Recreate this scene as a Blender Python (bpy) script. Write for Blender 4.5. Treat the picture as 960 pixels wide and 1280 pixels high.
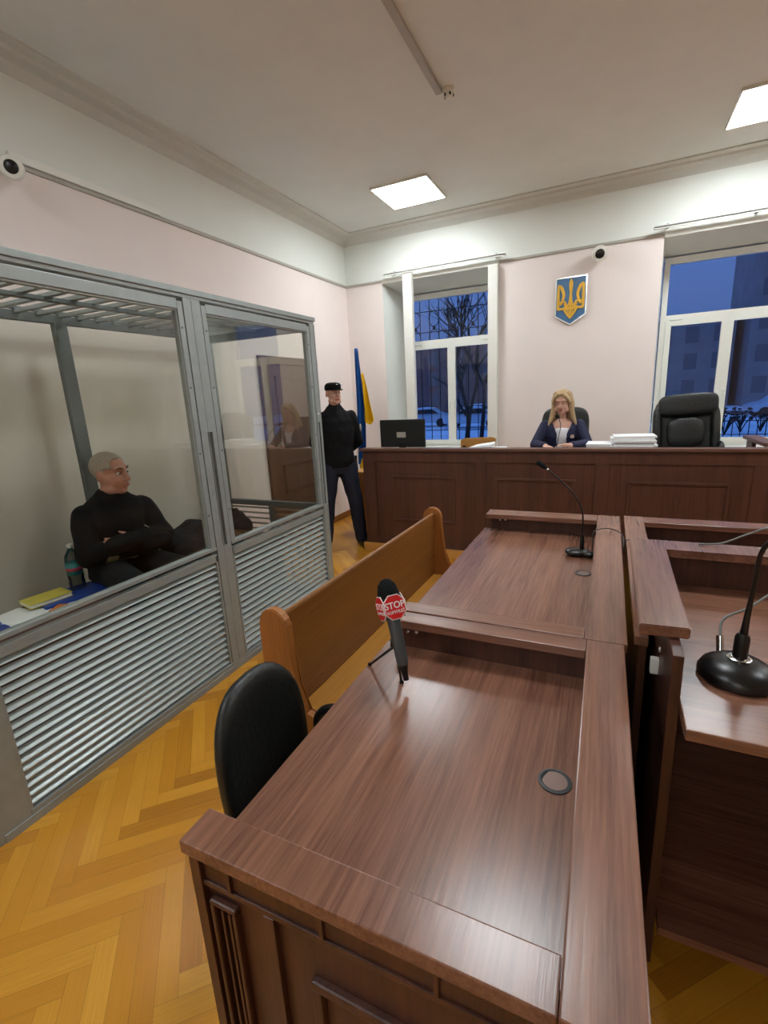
import bpy, bmesh, math, random
from mathutils import Vector, Matrix
from math import sin, cos, pi, radians
random.seed(7)
for o in list(bpy.data.objects): bpy.data.objects.remove(o)
SC = bpy.context.scene
COL = SC.collection

# ------------------------------------------------------------------ camera
def cam_axes(yaw, pitch, roll):
    cy, sy, cp, sp = cos(yaw), sin(yaw), cos(pitch), sin(pitch)
    f = Vector((sy*cp, cy*cp, sp)); r = Vector((cy, -sy, 0)); u = r.cross(f)
    return cos(roll)*r+sin(roll)*u, -sin(roll)*r+cos(roll)*u, f
_r, _u, _f = cam_axes(-0.450538, -0.238700, -0.051128)
cd = bpy.data.cameras.new('camera'); cam = bpy.data.objects.new('camera', cd); COL.objects.link(cam)
cd.sensor_fit = 'HORIZONTAL'; cd.sensor_width = 36; cd.lens = 587.57*36/960
cd.clip_start = .02; cd.clip_end = 300
m = Matrix((_r, _u, -_f)).transposed().to_4x4(); m.translation = Vector((0, 0, 1.6))
cam.matrix_world = m
SC.camera = cam

# ------------------------------------------------------------------ light
LAMP = 10.5
SC.view_settings.view_transform = 'Standard'; SC.view_settings.look = 'None'
SC.view_settings.gamma = 1; SC.view_settings.use_curve_mapping = False
SC.view_settings.exposure = 1.74
w = bpy.data.worlds.new('world'); SC.world = w; w.use_nodes = True
nt = w.node_tree; nt.nodes.clear()
wo = nt.nodes.new('ShaderNodeOutputWorld'); wb = nt.nodes.new('ShaderNodeBackground')
tc = nt.nodes.new('ShaderNodeTexCoord'); sx = nt.nodes.new('ShaderNodeSeparateXYZ'); rp = nt.nodes.new('ShaderNodeValToRGB')
nt.links.new(tc.outputs['Generated'], sx.inputs[0]); nt.links.new(sx.outputs['Z'], rp.inputs[0])
rp.color_ramp.elements[0].position = 0; rp.color_ramp.elements[0].color = (.020, .036, .098, 1)
rp.color_ramp.elements[1].position = .8; rp.color_ramp.elements[1].color = (.035, .095, .28, 1)
nt.links.new(rp.outputs[0], wb.inputs[0]); wb.inputs[1].default_value = 1.0
nt.links.new(wb.outputs[0], wo.inputs[0])

# ------------------------------------------------------------------ materials
def newmat(name):
    m = bpy.data.materials.new(name); m.use_nodes = True
    return m, m.node_tree, m.node_tree.nodes['Principled BSDF']
def lin(c):
    return tuple(((v/255)/12.92 if v/255 <= .04045 else ((v/255+.055)/1.055)**2.4) for v in c)+(1,)
def plain(name, rgb, rough=.5, metal=0, var=.06, scale=12, bump=0, coat=0, trans=0, alpha=1, spec=None):
    m, t, b = newmat(name)
    c = lin(rgb)
    n = t.nodes.new('ShaderNodeTexNoise'); n.inputs['Scale'].default_value = scale; n.inputs['Detail'].default_value = 5
    co = t.nodes.new('ShaderNodeTexCoord'); t.links.new(co.outputs['Object'], n.inputs['Vector'])
    r = t.nodes.new('ShaderNodeValToRGB')
    r.color_ramp.elements[0].position = .3; r.color_ramp.elements[1].position = .7
    r.color_ramp.elements[0].color = tuple(v*(1-var) for v in c[:3])+(1,)
    r.color_ramp.elements[1].color = tuple(min(1, v*(1+var)) for v in c[:3])+(1,)
    t.links.new(n.outputs['Fac'], r.inputs[0]); t.links.new(r.outputs[0], b.inputs['Base Color'])
    b.inputs['Roughness'].default_value = rough; b.inputs['Metallic'].default_value = metal
    if coat: b.inputs['Coat Weight'].default_value = coat; b.inputs['Coat Roughness'].default_value = .12
    if trans: b.inputs['Transmission Weight'].default_value = trans
    if spec is not None: b.inputs['Specular IOR Level'].default_value = spec
    if bump:
        bp = t.nodes.new('ShaderNodeBump'); bp.inputs['Strength'].default_value = bump; bp.inputs['Distance'].default_value = .01
        t.links.new(n.outputs['Fac'], bp.inputs['Height']); t.links.new(bp.outputs[0], b.inputs['Normal'])
    return m
def wood(name, c0, c1, axis='Y', rough=.3, fine=60, coat=.0, spec=.5):
    m, t, b = newmat(name)
    co = t.nodes.new('ShaderNodeTexCoord'); mp = t.nodes.new('ShaderNodeMapping'); mp2 = t.nodes.new('ShaderNodeMapping')
    s = {'X': (.035, 1, 1), 'Y': (1, .035, 1), 'Z': (1, 1, .035)}[axis]
    mp.inputs['Scale'].default_value = s
    mp2.inputs['Scale'].default_value = tuple(v*2.2+.0 for v in s)
    n1 = t.nodes.new('ShaderNodeTexNoise'); n1.inputs['Scale'].default_value = fine*2.2; n1.inputs['Detail'].default_value = 6; n1.inputs['Roughness'].default_value = .65
    n2 = t.nodes.new('ShaderNodeTexNoise'); n2.inputs['Scale'].default_value = 6; n2.inputs['Detail'].default_value = 4; n2.inputs['Distortion'].default_value = .6
    t.links.new(co.outputs['Object'], mp.inputs[0]); t.links.new(co.outputs['Object'], mp2.inputs[0])
    t.links.new(mp.outputs[0], n1.inputs['Vector']); t.links.new(mp2.outputs[0], n2.inputs['Vector'])
    mx = t.nodes.new('ShaderNodeMath'); mx.operation = 'MULTIPLY_ADD'; mx.inputs[1].default_value = .55
    t.links.new(n1.outputs['Fac'], mx.inputs[0])
    h = t.nodes.new('ShaderNodeMath'); h.operation = 'MULTIPLY'; h.inputs[1].default_value = .45
    t.links.new(n2.outputs['Fac'], h.inputs[0]); t.links.new(h.outputs[0], mx.inputs[2])
    r = t.nodes.new('ShaderNodeValToRGB'); r.color_ramp.elements[0].position = .36; r.color_ramp.elements[1].position = .62
    r.color_ramp.elements[0].color = lin(c0); r.color_ramp.elements[1].color = lin(c1)
    t.links.new(mx.outputs[0], r.inputs[0]); t.links.new(r.outputs[0], b.inputs['Base Color'])
    b.inputs['Roughness'].default_value = rough; b.inputs['Specular IOR Level'].default_value = spec
    if coat: b.inputs['Coat Weight'].default_value = coat; b.inputs['Coat Roughness'].default_value = .15
    bp = t.nodes.new('ShaderNodeBump'); bp.inputs['Strength'].default_value = .12; bp.inputs['Distance'].default_value = .002
    t.links.new(n1.outputs['Fac'], bp.inputs['Height']); t.links.new(bp.outputs[0], b.inputs['Normal'])
    return m
def emit(name, rgb, s):
    m = bpy.data.materials.new(name); m.use_nodes = True; t = m.node_tree; t.nodes.clear()
    o = t.nodes.new('ShaderNodeOutputMaterial'); e = t.nodes.new('ShaderNodeEmission')
    e.inputs[0].default_value = tuple(rgb)+(1,); e.inputs[1].default_value = s
    t.links.new(e.outputs[0], o.inputs[0]); return m
def glass(name, tint, refl=1.0, rough=0.0):
    m = bpy.data.materials.new(name); m.use_nodes = True; t = m.node_tree; t.nodes.clear()
    o = t.nodes.new('ShaderNodeOutputMaterial'); mix = t.nodes.new('ShaderNodeMixShader')
    tr = t.nodes.new('ShaderNodeBsdfTransparent'); gl = t.nodes.new('ShaderNodeBsdfGlossy'); fr = t.nodes.new('ShaderNodeFresnel')
    fr.inputs[0].default_value = 1.45; tr.inputs[0].default_value = tuple(tint)+(1,); gl.inputs['Roughness'].default_value = rough
    mu = t.nodes.new('ShaderNodeMath'); mu.operation = 'MULTIPLY'; mu.inputs[1].default_value = refl; mu.use_clamp = True
    t.links.new(fr.outputs[0], mu.inputs[0]); t.links.new(mu.outputs[0], mix.inputs[0])
    t.links.new(tr.outputs[0], mix.inputs[1]); t.links.new(gl.outputs[0], mix.inputs[2]); t.links.new(mix.outputs[0], o.inputs[0])
    return m
def wallpaint(name, low, high, zsplit, ysplit=None):
    m, t, b = newmat(name)
    g = t.nodes.new('ShaderNodeNewGeometry'); s = t.nodes.new('ShaderNodeSeparateXYZ'); t.links.new(g.outputs['Position'], s.inputs[0])
    a = t.nodes.new('ShaderNodeMath'); a.operation = 'GREATER_THAN'; a.inputs[1].default_value = zsplit; t.links.new(s.outputs['Z'], a.inputs[0])
    fac = a.outputs[0]
    if ysplit is not None:
        c = t.nodes.new('ShaderNodeMath'); c.operation = 'GREATER_THAN'; c.inputs[1].default_value = ysplit; t.links.new(s.outputs['Y'], c.inputs[0])
        d = t.nodes.new('ShaderNodeMath'); d.operation = 'MAXIMUM'; t.links.new(fac, d.inputs[0]); t.links.new(c.outputs[0], d.inputs[1]); fac = d.outputs[0]
    mx = t.nodes.new('ShaderNodeMix'); mx.data_type = 'RGBA'; t.links.new(fac, mx.inputs['Factor'])
    mx.inputs['A'].default_value = lin(low); mx.inputs['B'].default_value = lin(high)
    n = t.nodes.new('ShaderNodeTexNoise'); n.inputs['Scale'].default_value = 3; n.inputs['Detail'].default_value = 6; t.links.new(g.outputs['Position'], n.inputs['Vector'])
    hs = t.nodes.new('ShaderNodeHueSaturation'); t.links.new(mx.outputs['Result'], hs.inputs['Color'])
    mr = t.nodes.new('ShaderNodeMapRange'); mr.inputs['To Min'].default_value = .96; mr.inputs['To Max'].default_value = 1.04
    t.links.new(n.outputs['Fac'], mr.inputs['Value']); t.links.new(mr.outputs[0], hs.inputs['Value']); t.links.new(hs.outputs[0], b.inputs['Base Color'])
    b.inputs['Roughness'].default_value = .75; b.inputs['Specular IOR Level'].default_value = .25
    return m

M = {}
WAL0, WAL1 = (100, 65, 51), (142, 99, 79)
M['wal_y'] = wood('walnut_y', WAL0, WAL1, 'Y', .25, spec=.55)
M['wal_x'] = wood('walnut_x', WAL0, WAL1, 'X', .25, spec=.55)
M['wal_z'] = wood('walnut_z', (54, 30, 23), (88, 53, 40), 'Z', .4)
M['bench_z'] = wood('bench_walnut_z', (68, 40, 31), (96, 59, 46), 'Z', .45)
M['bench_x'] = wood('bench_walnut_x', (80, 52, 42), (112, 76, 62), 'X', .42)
M['dark_x'] = wood('dark_walnut', (58, 34, 27), (84, 50, 40), 'Y', .4)
M['pew'] = wood('pew_oak', (118, 74, 32), (146, 94, 42), 'Y', .38)
M['pew_z'] = wood('pew_oak_z', (140, 86, 38), (168, 106, 50), 'Z', .38)
M['light_x'] = wood('light_beech_x', (190, 132, 62), (216, 160, 86), 'X', .4)
M['light_z'] = wood('light_beech_z', (186, 126, 58), (212, 152, 78), 'Z', .4)
M['door'] = wood('door_wood', (88, 62, 48), (114, 84, 66), 'Z', .45)
M['wallL'] = wallpaint('wall_left_paint', (236, 224, 219), (226, 229, 222), 3.045)
M['wallB'] = wallpaint('wall_back_paint', (236, 225, 219), (228, 231, 224), 3.045, 5.955)
M['ceil'] = plain('ceiling_paint', (226, 230, 228), .9, var=.02, scale=4, spec=.1)
M['molding'] = plain('molding_paint', (212, 213, 207), .7, var=.02)
M['white_pl'] = plain('white_plastic', (232, 232, 224), .35, var=.01)
M['rail_grey'] = plain('rail_grey', (176, 172, 162), .5, var=.03)
M['frame_grey'] = plain('cage_grey_paint', (152, 160, 159), .38, .25, var=.05, scale=20)
M['slat'] = plain('slat_grey', (172, 182, 180), .36, .35, var=.06, scale=25)
M['frame_dark'] = plain('cage_inner_grey', (104, 112, 112), .45, .2, var=.05)
M['slot'] = plain('slot_dark', (70, 72, 74), .6)
M['blk_leather'] = plain('black_leather', (27, 31, 30), .42, var=.15, scale=60, bump=.25)
M['blk_fabric'] = plain('black_fabric', (16, 18, 18), .9, var=.2, scale=80, bump=.3, spec=.2)
M['blk_plastic'] = plain('black_plastic', (18, 19, 20), .3, var=.1)
M['blk_gloss'] = plain('black_gloss', (10, 10, 11), .33, var=.05)
M['foam'] = plain('black_foam', (30, 33, 33), .95, var=.3, scale=200, bump=.8, spec=.1)
M['chrome'] = plain('chrome', (200, 200, 195), .2, 1, var=.02)
M['brass'] = plain('brass', (200, 160, 70), .3, 1, var=.05)
M['gold'] = plain('gold_paint', (206, 158, 40), .32, .35, var=.08)
M['blue_en'] = plain('blue_enamel', (52, 104, 150), .3, 0, var=.12, scale=30)
M['red'] = plain('red_plastic', (214, 30, 34), .35, var=.03)
M['white_ink'] = plain('white_ink', (240, 238, 236), .5, var=.01)
M['grey_metal'] = plain('grey_metal', (96, 104, 108), .35, .6, var=.05)
M['paper'] = plain('paper', (235, 236, 236), .8, var=.03, scale=30)
M['folder_blue'] = plain('folder_blue', (20, 62, 150), .4, var=.05)
M['yellow_cv'] = plain('yellow_cover', (205, 190, 80), .5, var=.12, scale=25)
M['orange'] = plain('orange_card', (196, 110, 40), .5, var=.1)
M['skin'] = plain('skin', (214, 166, 146), .5, var=.05, scale=30)
M['skin_old'] = plain('skin_older', (196, 142, 122), .5, var=.09, scale=24)
M['lips'] = plain('lips', (184, 112, 102), .45)
M['eyew'] = plain('eye_white', (220, 214, 208), .3)
M['eyed'] = plain('eye_dark', (45, 36, 32), .2)
M['brow'] = plain('brow_hair', (78, 62, 50), .8, var=.2, scale=90)
M['blonde'] = plain('blonde_hair', (184, 156, 116), .5, var=.18, scale=70, bump=.4)
M['greyhair'] = plain('grey_hair', (166, 154, 140), .8, var=.16, scale=120, bump=.4)
M['darkhair'] = plain('dark_hair', (60, 48, 40), .8, var=.2, scale=100)
M['navy'] = plain('navy_cloth', (24, 28, 62), .75, var=.12, scale=60, bump=.15)
M['navy_tr'] = plain('navy_trousers', (22, 28, 48), .8, var=.15, scale=40, bump=.2)
M['blouse'] = plain('white_blouse', (236, 236, 240), .7, var=.02)
M['blk_cloth'] = plain('black_cloth', (14, 15, 18), .85, var=.25, scale=30, bump=.3, spec=.25)
M['sweat'] = plain('sweater_black', (20, 20, 21), .9, var=.3, scale=60, bump=.3, spec=.2)
M['olive'] = plain('sweater_olive', (120, 118, 88), .9, var=.1, scale=60)
M['coat_grey'] = plain('coat_dark_grey', (26, 31, 36), .85, var=.3, scale=20, bump=.4, spec=.2)
M['flag_blue'] = plain('flag_blue', (10, 92, 168), .6, var=.05)
M['flag_yel'] = plain('flag_yellow', (248, 208, 10), .6, var=.04)
M['screen_blk'] = plain('monitor_black', (20, 26, 26), .45, var=.05)
M['snow'] = plain('snow', (225, 230, 240), .8, var=.12, scale=.6, bump=.4)
M['asphalt'] = plain('asphalt', (70, 74, 84), .8, var=.3, scale=1.5)
M['facade'] = plain('facade', (150, 140, 138), .9, var=.12, scale=.7)
M['facade2'] = plain('facade_brick', (128, 100, 94), .9, var=.15, scale=1.2)
M['bark'] = plain('bark', (40, 36, 36), .9, var=.2)
M['iron'] = plain('iron', (24, 26, 34), .6, .4)
M['car_w'] = plain('car_white', (200, 205, 215), .3, .1, var=.02, coat=.3)
M['car_d'] = plain('car_dark', (46, 48, 60), .3, .2, var=.02, coat=.3)
M['car_r'] = plain('car_red', (90, 24, 28), .3, .1, var=.02, coat=.3)
M['pane_far'] = plain('far_pane', (112, 106, 110), .4)
M['tyre'] = plain('tyre', (20, 20, 20), .8)
M['glass_cage'] = glass('dock_glass', (.972, .988, .965), .28)
M['glass_win'] = glass('window_glass', (.95, .96, .97), 1.0)
M['bottle'] = glass('bottle_plastic', (.80, .88, .86), 1.0, .08)
M['teal'] = plain('teal_label', (40, 130, 130), .5)
M['pink'] = plain('pink_label', (190, 60, 90), .5)
M['lamp'] = emit('lamp_diffuser', (.93, .99, 1.02), LAMP)
M['carlight'] = emit('car_light', (1.0, .95, .85), 6)
M['wire_grey'] = plain('wire_grey', (120, 122, 118), .5)

# ------------------------------------------------------------------ mesh helpers
ORG = {}
def fin(bm, name, mat, parent=None, loc=None, smooth=False):
    """link bm (built in world coordinates) as one object"""
    org = ORG[parent] if parent is not None else Vector(loc if loc is not None else (0, 0, 0))
    for v in bm.verts: v.co -= org
    me = bpy.data.meshes.new(name)
    bmesh.ops.recalc_face_normals(bm, faces=bm.faces)
    if smooth:
        for f in bm.faces: f.smooth = True
    bm.to_mesh(me); bm.free()
    for mm in (mat if isinstance(mat, (list, tuple)) else [mat]): me.materials.append(mm)
    o = bpy.data.objects.new(name, me); COL.objects.link(o)
    ORG[o] = org
    if parent is not None: o.parent = parent
    else: o.location = org
    if smooth == 'auto':
        me.set_sharp_from_angle(angle=radians(35))
    return o
def tag(o, label=None, cat=None, group=None, kind=None):
    if label: o['label'] = label
    if cat: o['category'] = cat
    if group: o['group'] = group
    if kind: o['kind'] = kind
    return o
def thing(name, label, cat, loc, group=None):
    o = bpy.data.objects.new(name, None); COL.objects.link(o); o.location = loc; ORG[o] = Vector(loc)
    o.empty_display_size = .1
    return tag(o, label, cat, group)
def struct(bm, name, mat, parent=None, smooth=False):
    o = fin(bm, name, mat, parent, smooth=smooth)
    if parent is None: o['kind'] = 'structure'
    return o
def B(): return bmesh.new()
def box(bm, a, b, bev=0, mi=0):
    x0, y0, z0 = a; x1, y1, z1 = b
    r = bmesh.ops.create_cube(bm, size=1)
    for v in r['verts']:
        v.co = Vector(((x0+x1)/2+v.co.x*(x1-x0), (y0+y1)/2+v.co.y*(y1-y0), (z0+z1)/2+v.co.z*(z1-z0)))
    fs = set(f for v in r['verts'] for f in v.link_faces)
    for f in fs: f.material_index = mi
    if bev:
        es = set(e for v in r['verts'] for e in v.link_edges)
        q = bmesh.ops.bevel(bm, geom=list(es), offset=bev, segments=2, affect='EDGES', profile=.6)
        for f in q['faces']: f.material_index = mi
    return bm
def obox(bm, c, sz, mat3, bev=0, mi=0):
    r = bmesh.ops.create_cube(bm, size=1)
    c = Vector(c)
    for v in r['verts']:
        v.co = c + mat3 @ Vector((v.co.x*sz[0], v.co.y*sz[1], v.co.z*sz[2]))
    for f in set(f for v in r['verts'] for f in v.link_faces): f.material_index = mi
    if bev:
        es = set(e for v in r['verts'] for e in v.link_edges)
        bmesh.ops.bevel(bm, geom=list(es), offset=bev, segments=2, affect='EDGES')
    return bm
def prism(bm, poly, z0, z1, plane='XY', off=0, mi=0):
    """poly in a plane, extruded along the third axis"""
    def P(a, b, c): return {'XY': (a, b, c), 'XZ': (a, c, b), 'YZ': (c, a, b)}[plane]
    lo = [bm.verts.new(P(a, b, z0)) for a, b in poly]; hi = [bm.verts.new(P(a, b, z1)) for a, b in poly]
    n = len(poly); fs = [bm.faces.new(lo), bm.faces.new(hi)]
    for i in range(n): fs.append(bm.faces.new((lo[i], lo[(i+1) % n], hi[(i+1) % n], hi[i])))
    for f in fs: f.material_index = mi
    return bm
def frame_of(d):
    d = Vector(d).normalized(); a = Vector((0, 0, 1)) if abs(d.z) < .95 else Vector((1, 0, 0))
    x = d.cross(a).normalized(); y = d.cross(x).normalized(); return x, y, d
def tube(bm, pts, r, seg=10, mi=0, cap=True):
    pts = [Vector(p) for p in pts]; n = len(pts)
    rs = r if isinstance(r, (list, tuple)) else [r]*n
    rings = []; x = None
    for i, p in enumerate(pts):
        d = (pts[min(i+1, n-1)]-pts[max(i-1, 0)]).normalized()
        if x is None: x, y, _ = frame_of(d)
        else:
            x = (x-d*x.dot(d)).normalized(); y = d.cross(x)
        rings.append([bm.verts.new(p+(x*cos(2*pi*k/seg)+y*sin(2*pi*k/seg))*rs[i]) for k in range(seg)])
    for a, b in zip(rings, rings[1:]):
        for k in range(seg): bm.faces.new((a[k], a[(k+1) % seg], b[(k+1) % seg], b[k])).material_index = mi
    if cap:
        bm.faces.new(rings[0]).material_index = mi; bm.faces.new(rings[-1]).material_index = mi
    return bm
def curve_pts(ctrl, n=24):
    """Catmull-Rom through ctrl"""
    c = [Vector(p) for p in ctrl]; c = [c[0]*2-c[1]]+c+[c[-1]*2-c[-2]]; out = []
    segs = len(c)-3
    for s in range(segs):
        p0, p1, p2, p3 = c[s:s+4]; k = max(2, n//segs)
        for i in range(k):
            t = i/k
            out.append(.5*((2*p1)+(p2-p0)*t+(2*p0-5*p1+4*p2-p3)*t*t+(3*p1-p0-3*p2+p3)*t**3))
    out.append(c[-2]); return out
def lathe(bm, prof, c, seg=28, axis=(0, 0, 1), mi=0):
    x, y, d = frame_of(axis); c = Vector(c); rings = []
    for r, h in prof:
        if r < 1e-5: rings.append([bm.verts.new(c+d*h)])
        else: rings.append([bm.verts.new(c+d*h+(x*cos(2*pi*k/seg)+y*sin(2*pi*k/seg))*r) for k in range(seg)])
    for a, b in zip(rings, rings[1:]):
        for k in range(seg):
            k2 = (k+1) % seg
            if len(a) == 1 and len(b) == 1: continue
            if len(a) == 1: f = bm.faces.new((a[0], b[k2], b[k]))
            elif len(b) == 1: f = bm.faces.new((a[k], a[k2], b[0]))
            else: f = bm.faces.new((a[k], a[k2], b[k2], b[k]))
            f.material_index = mi
    if len(rings[0]) > 1: bm.faces.new(rings[0]).material_index = mi
    if len(rings[-1]) > 1: bm.faces.new(rings[-1]).material_index = mi
    return bm
def ellip(bm, c, r, R=None, e=1.0, seg=20, rings=12, mi=0):
    """(super)ellipsoid"""
    R = R or Matrix.Identity(3); c = Vector(c)
    def sp(v): return math.copysign(abs(v)**e, v)
    top = bm.verts.new(c+R @ Vector((0, 0, r[2]))); bot = bm.verts.new(c-R @ Vector((0, 0, r[2]))); L = []
    for i in range(1, rings):
        th = pi*i/rings; L.append([bm.verts.new(c+R @ Vector((r[0]*sp(sin(th))*sp(cos(2*pi*k/seg)), r[1]*sp(sin(th))*sp(sin(2*pi*k/seg)), r[2]*sp(cos(th))))) for k in range(seg)])
    for k in range(seg):
        k2 = (k+1) % seg
        bm.faces.new((top, L[0][k], L[0][k2])).material_index = mi; bm.faces.new((bot, L[-1][k2], L[-1][k])).material_index = mi
        for a, b in zip(L, L[1:]): bm.faces.new((a[k], b[k], b[k2], a[k2])).material_index = mi
    return bm
def capsule(bm, a, b, ra, rb, seg=14):
    a, b = Vector(a), Vector(b); d = b-a
    if d.length < 1e-5: return ellip(bm, a, (ra, ra, ra))
    L = d.length; prof = []
    for i in range(0, 7):
        t = -pi/2+pi/2*i/6; prof.append((ra*cos(t), ra*sin(t)))
    for i in range(0, 7):
        t = pi/2*i/6; prof.append((rb*cos(t), L+rb*sin(t)))
    prof[0] = (0, -ra); prof[-1] = (0, L+rb)
    return lathe(bm, prof, a, seg, d)
def loft(bm, rings, seg=24, R=None, O=None):
    """rings: (x,y,z,rx,ry)"""
    R = R or Matrix.Identity(3); O = O or Vector((0, 0, 0)); L = []
    for x, y, z, rx, ry in rings:
        L.append([bm.verts.new(O+R @ Vector((x+rx*cos(2*pi*k/seg), y+ry*sin(2*pi*k/seg), z))) for k in range(seg)])
    for a, b in zip(L, L[1:]):
        for k in range(seg): bm.faces.new((a[k], a[(k+1) % seg], b[(k+1) % seg], b[k]))
    bm.faces.new(L[0]); bm.faces.new(L[-1]); return bm
def remesh(bm, voxel, smooth=6, disp=None):
    """union of closed shapes as one continuous skin"""
    me = bpy.data.meshes.new('tmp'); bmesh.ops.recalc_face_normals(bm, faces=bm.faces); bm.to_mesh(me); bm.free()
    o = bpy.data.objects.new('tmp', me); COL.objects.link(o)
    md = o.modifiers.new('r', 'REMESH'); md.mode = 'VOXEL'; md.voxel_size = voxel
    if smooth:
        s = o.modifiers.new('s', 'SMOOTH'); s.iterations = smooth; s.factor = .5
    dg = bpy.context.evaluated_depsgraph_get(); dg.update()
    me2 = bpy.data.meshes.new_from_object(o.evaluated_get(dg))
    nb = bmesh.new(); nb.from_mesh(me2)
    bpy.data.objects.remove(o); bpy.data.meshes.remove(me); bpy.data.meshes.remove(me2)
    return nb
def text_bm(s, size, depth, mat4):
    cu = bpy.data.curves.new('t', 'FONT'); cu.body = s; cu.size = size; cu.extrude = depth; cu.align_x = 'CENTER'; cu.align_y = 'CENTER'; cu.offset = size*.02
    o = bpy.data.objects.new('t', cu); COL.objects.link(o)
    dg = bpy.context.evaluated_depsgraph_get(); dg.update()
    me = bpy.data.meshes.new_from_object(o.evaluated_get(dg))
    bm = bmesh.new(); bm.from_mesh(me); bmesh.ops.transform(bm, matrix=mat4, verts=bm.verts)
    bpy.data.objects.remove(o); bpy.data.curves.remove(cu); bpy.data.meshes.remove(me); return bm

# ================================================================== SETTING
XL, YB, XR, YF, ZC = -3.27, 5.95, 5.2, -3.6, 3.62
# floor: oak herringbone parquet, one face per block
def parquet():
    bm = B(); uv = bm.loops.layers.uv.new('UVMap'); tone = bm.faces.layers.float.new('tone')
    W, L = .062, .434; c = cos(pi/4)
    def rot(x, y): return (x*c-y*c-1.0, x*c+y*c+1.2)
    def plank(x0, y0, x1, y1, hor):
        q = [(x0, y0), (x1, y0), (x1, y1), (x0, y1)]
        p = [rot(*a) for a in q]
        if max(a[0] for a in p) < XL or min(a[0] for a in p) > XR or max(a[1] for a in p) < YF or min(a[1] for a in p) > YB: return
        f = bm.faces.new([bm.verts.new((a[0], a[1], 0)) for a in p])
        U = [(0, 0), (1, 0), (1, 1), (0, 1)] if hor else [(0, 0), (0, 1), (1, 1), (1, 0)]
        for lp, u in zip(f.loops, U): lp[uv].uv = u
        f[tone] = random.random()
    for i in range(-170, 170):
        for j in range(-16, 17):
            ox, oy = i*W+j*L, i*W-j*L
            plank(ox, oy, ox+L, oy+W, True); plank(ox, oy+W, ox+W, oy+W+L, False)
    for co, no in (((XL, 0, 0), (-1, 0, 0)), ((XR, 0, 0), (1, 0, 0)), ((0, YF, 0), (0, -1, 0)), ((0, YB, 0), (0, 1, 0))):
        bmesh.ops.bisect_plane(bm, geom=bm.verts[:]+bm.edges[:]+bm.faces[:], plane_co=co, plane_no=no, clear_outer=True)
    m, t, b = newmat('parquet')
    u = t.nodes.new('ShaderNodeUVMap'); u.uv_map = 'UVMap'; at = t.nodes.new('ShaderNodeAttribute'); at.attribute_name = 'tone'
    mp = t.nodes.new('ShaderNodeMapping'); mp.inputs['Scale'].default_value = (1.2, 9, 1)
    ad = t.nodes.new('ShaderNodeVectorMath'); ad.operation = 'ADD'; sc = t.nodes.new('ShaderNodeVectorMath'); sc.operation = 'SCALE'; sc.inputs['Scale'].default_value = 37
    t.links.new(at.outputs['Vector'], sc.inputs[0]); t.links.new(u.outputs[0], mp.inputs[0]); t.links.new(mp.outputs[0], ad.inputs[0]); t.links.new(sc.outputs[0], ad.inputs[1])
    n = t.nodes.new('ShaderNodeTexNoise'); n.inputs['Scale'].default_value = 2.2; n.inputs['Detail'].default_value = 6; t.links.new(ad.outputs[0], n.inputs['Vector'])
    mx = t.nodes.new('ShaderNodeMath'); mx.operation = 'MULTIPLY_ADD'; mx.inputs[1].default_value = .45; t.links.new(n.outputs['Fac'], mx.inputs[0])
    ml = t.nodes.new('ShaderNodeMath'); ml.operation = 'MULTIPLY'; ml.inputs[1].default_value = .6; t.links.new(at.outputs['Fac'], ml.inputs[0]); t.links.new(ml.outputs[0], mx.inputs[2])
    r = t.nodes.new('ShaderNodeValToRGB'); els = r.color_ramp.elements
    els[0].position = .1; els[0].color = lin((156, 100, 28)); els[1].position = .95; els[1].color = lin((228, 172, 66))
    e = els.new(.45); e.color = lin((196, 134, 38)); e = els.new(.7); e.color = lin((206, 146, 46))
    t.links.new(mx.outputs[0], r.inputs[0])
    # dark joints at the block edges
    s = t.nodes.new('ShaderNodeSeparateXYZ'); t.links.new(u.outputs[0], s.inputs[0])
    def edge(out, wd):
        a = t.nodes.new('ShaderNodeMath'); a.operation = 'PINGPONG'; a.inputs[1].default_value = .5; t.links.new(out, a.inputs[0])
        g = t.nodes.new('ShaderNodeMath'); g.operation = 'LESS_THAN'; g.inputs[1].default_value = wd; t.links.new(a.outputs[0], g.inputs[0]); return g.outputs[0]
    mxx = t.nodes.new('ShaderNodeMath'); mxx.operation = 'MAXIMUM'; t.links.new(edge(s.outputs[0], .002), mxx.inputs[0]); t.links.new(edge(s.outputs[1], .012), mxx.inputs[1])
    k = t.nodes.new('ShaderNodeMath'); k.operation = 'MULTIPLY'; k.inputs[1].default_value = .4; t.links.new(mxx.outputs[0], k.inputs[0])
    mc = t.nodes.new('ShaderNodeMix'); mc.data_type = 'RGBA'; t.links.new(k.outputs[0], mc.inputs['Factor']); t.links.new(r.outputs[0], mc.inputs['A']); mc.inputs['B'].default_value = lin((70, 42, 16))
    t.links.new(mc.outputs['Result'], b.inputs['Base Color'])
    b.inputs['Roughness'].default_value = .3
    bp = t.nodes.new('ShaderNodeBump'); bp.inputs['Strength'].default_value = .12; bp.inputs['Distance'].default_value = .003
    t.links.new(mx.outputs[0], bp.inputs['Height']); t.links.new(bp.outputs[0], b.inputs['Normal'])
    return struct(bm, 'floor', m)
parquet()
struct(box(B(), (XL-.2, YF-.2, ZC), (XR+.2, YB+.8, ZC+.15)), 'ceiling', M['ceil'])
struct(box(B(), (XL-.2, YF-.2, -.1), (XL, YB+.7, ZC)), 'wall_left', M['wallL'])
struct(box(B(), (XR, YF-.2, -.1), (XR+.2, YB+.7, ZC)), 'wall_right', M['wallL'])
struct(box(B(), (XL, YF-.2, -.1), (XR, YF, ZC)), 'wall_front', M['wallL'])
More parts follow.
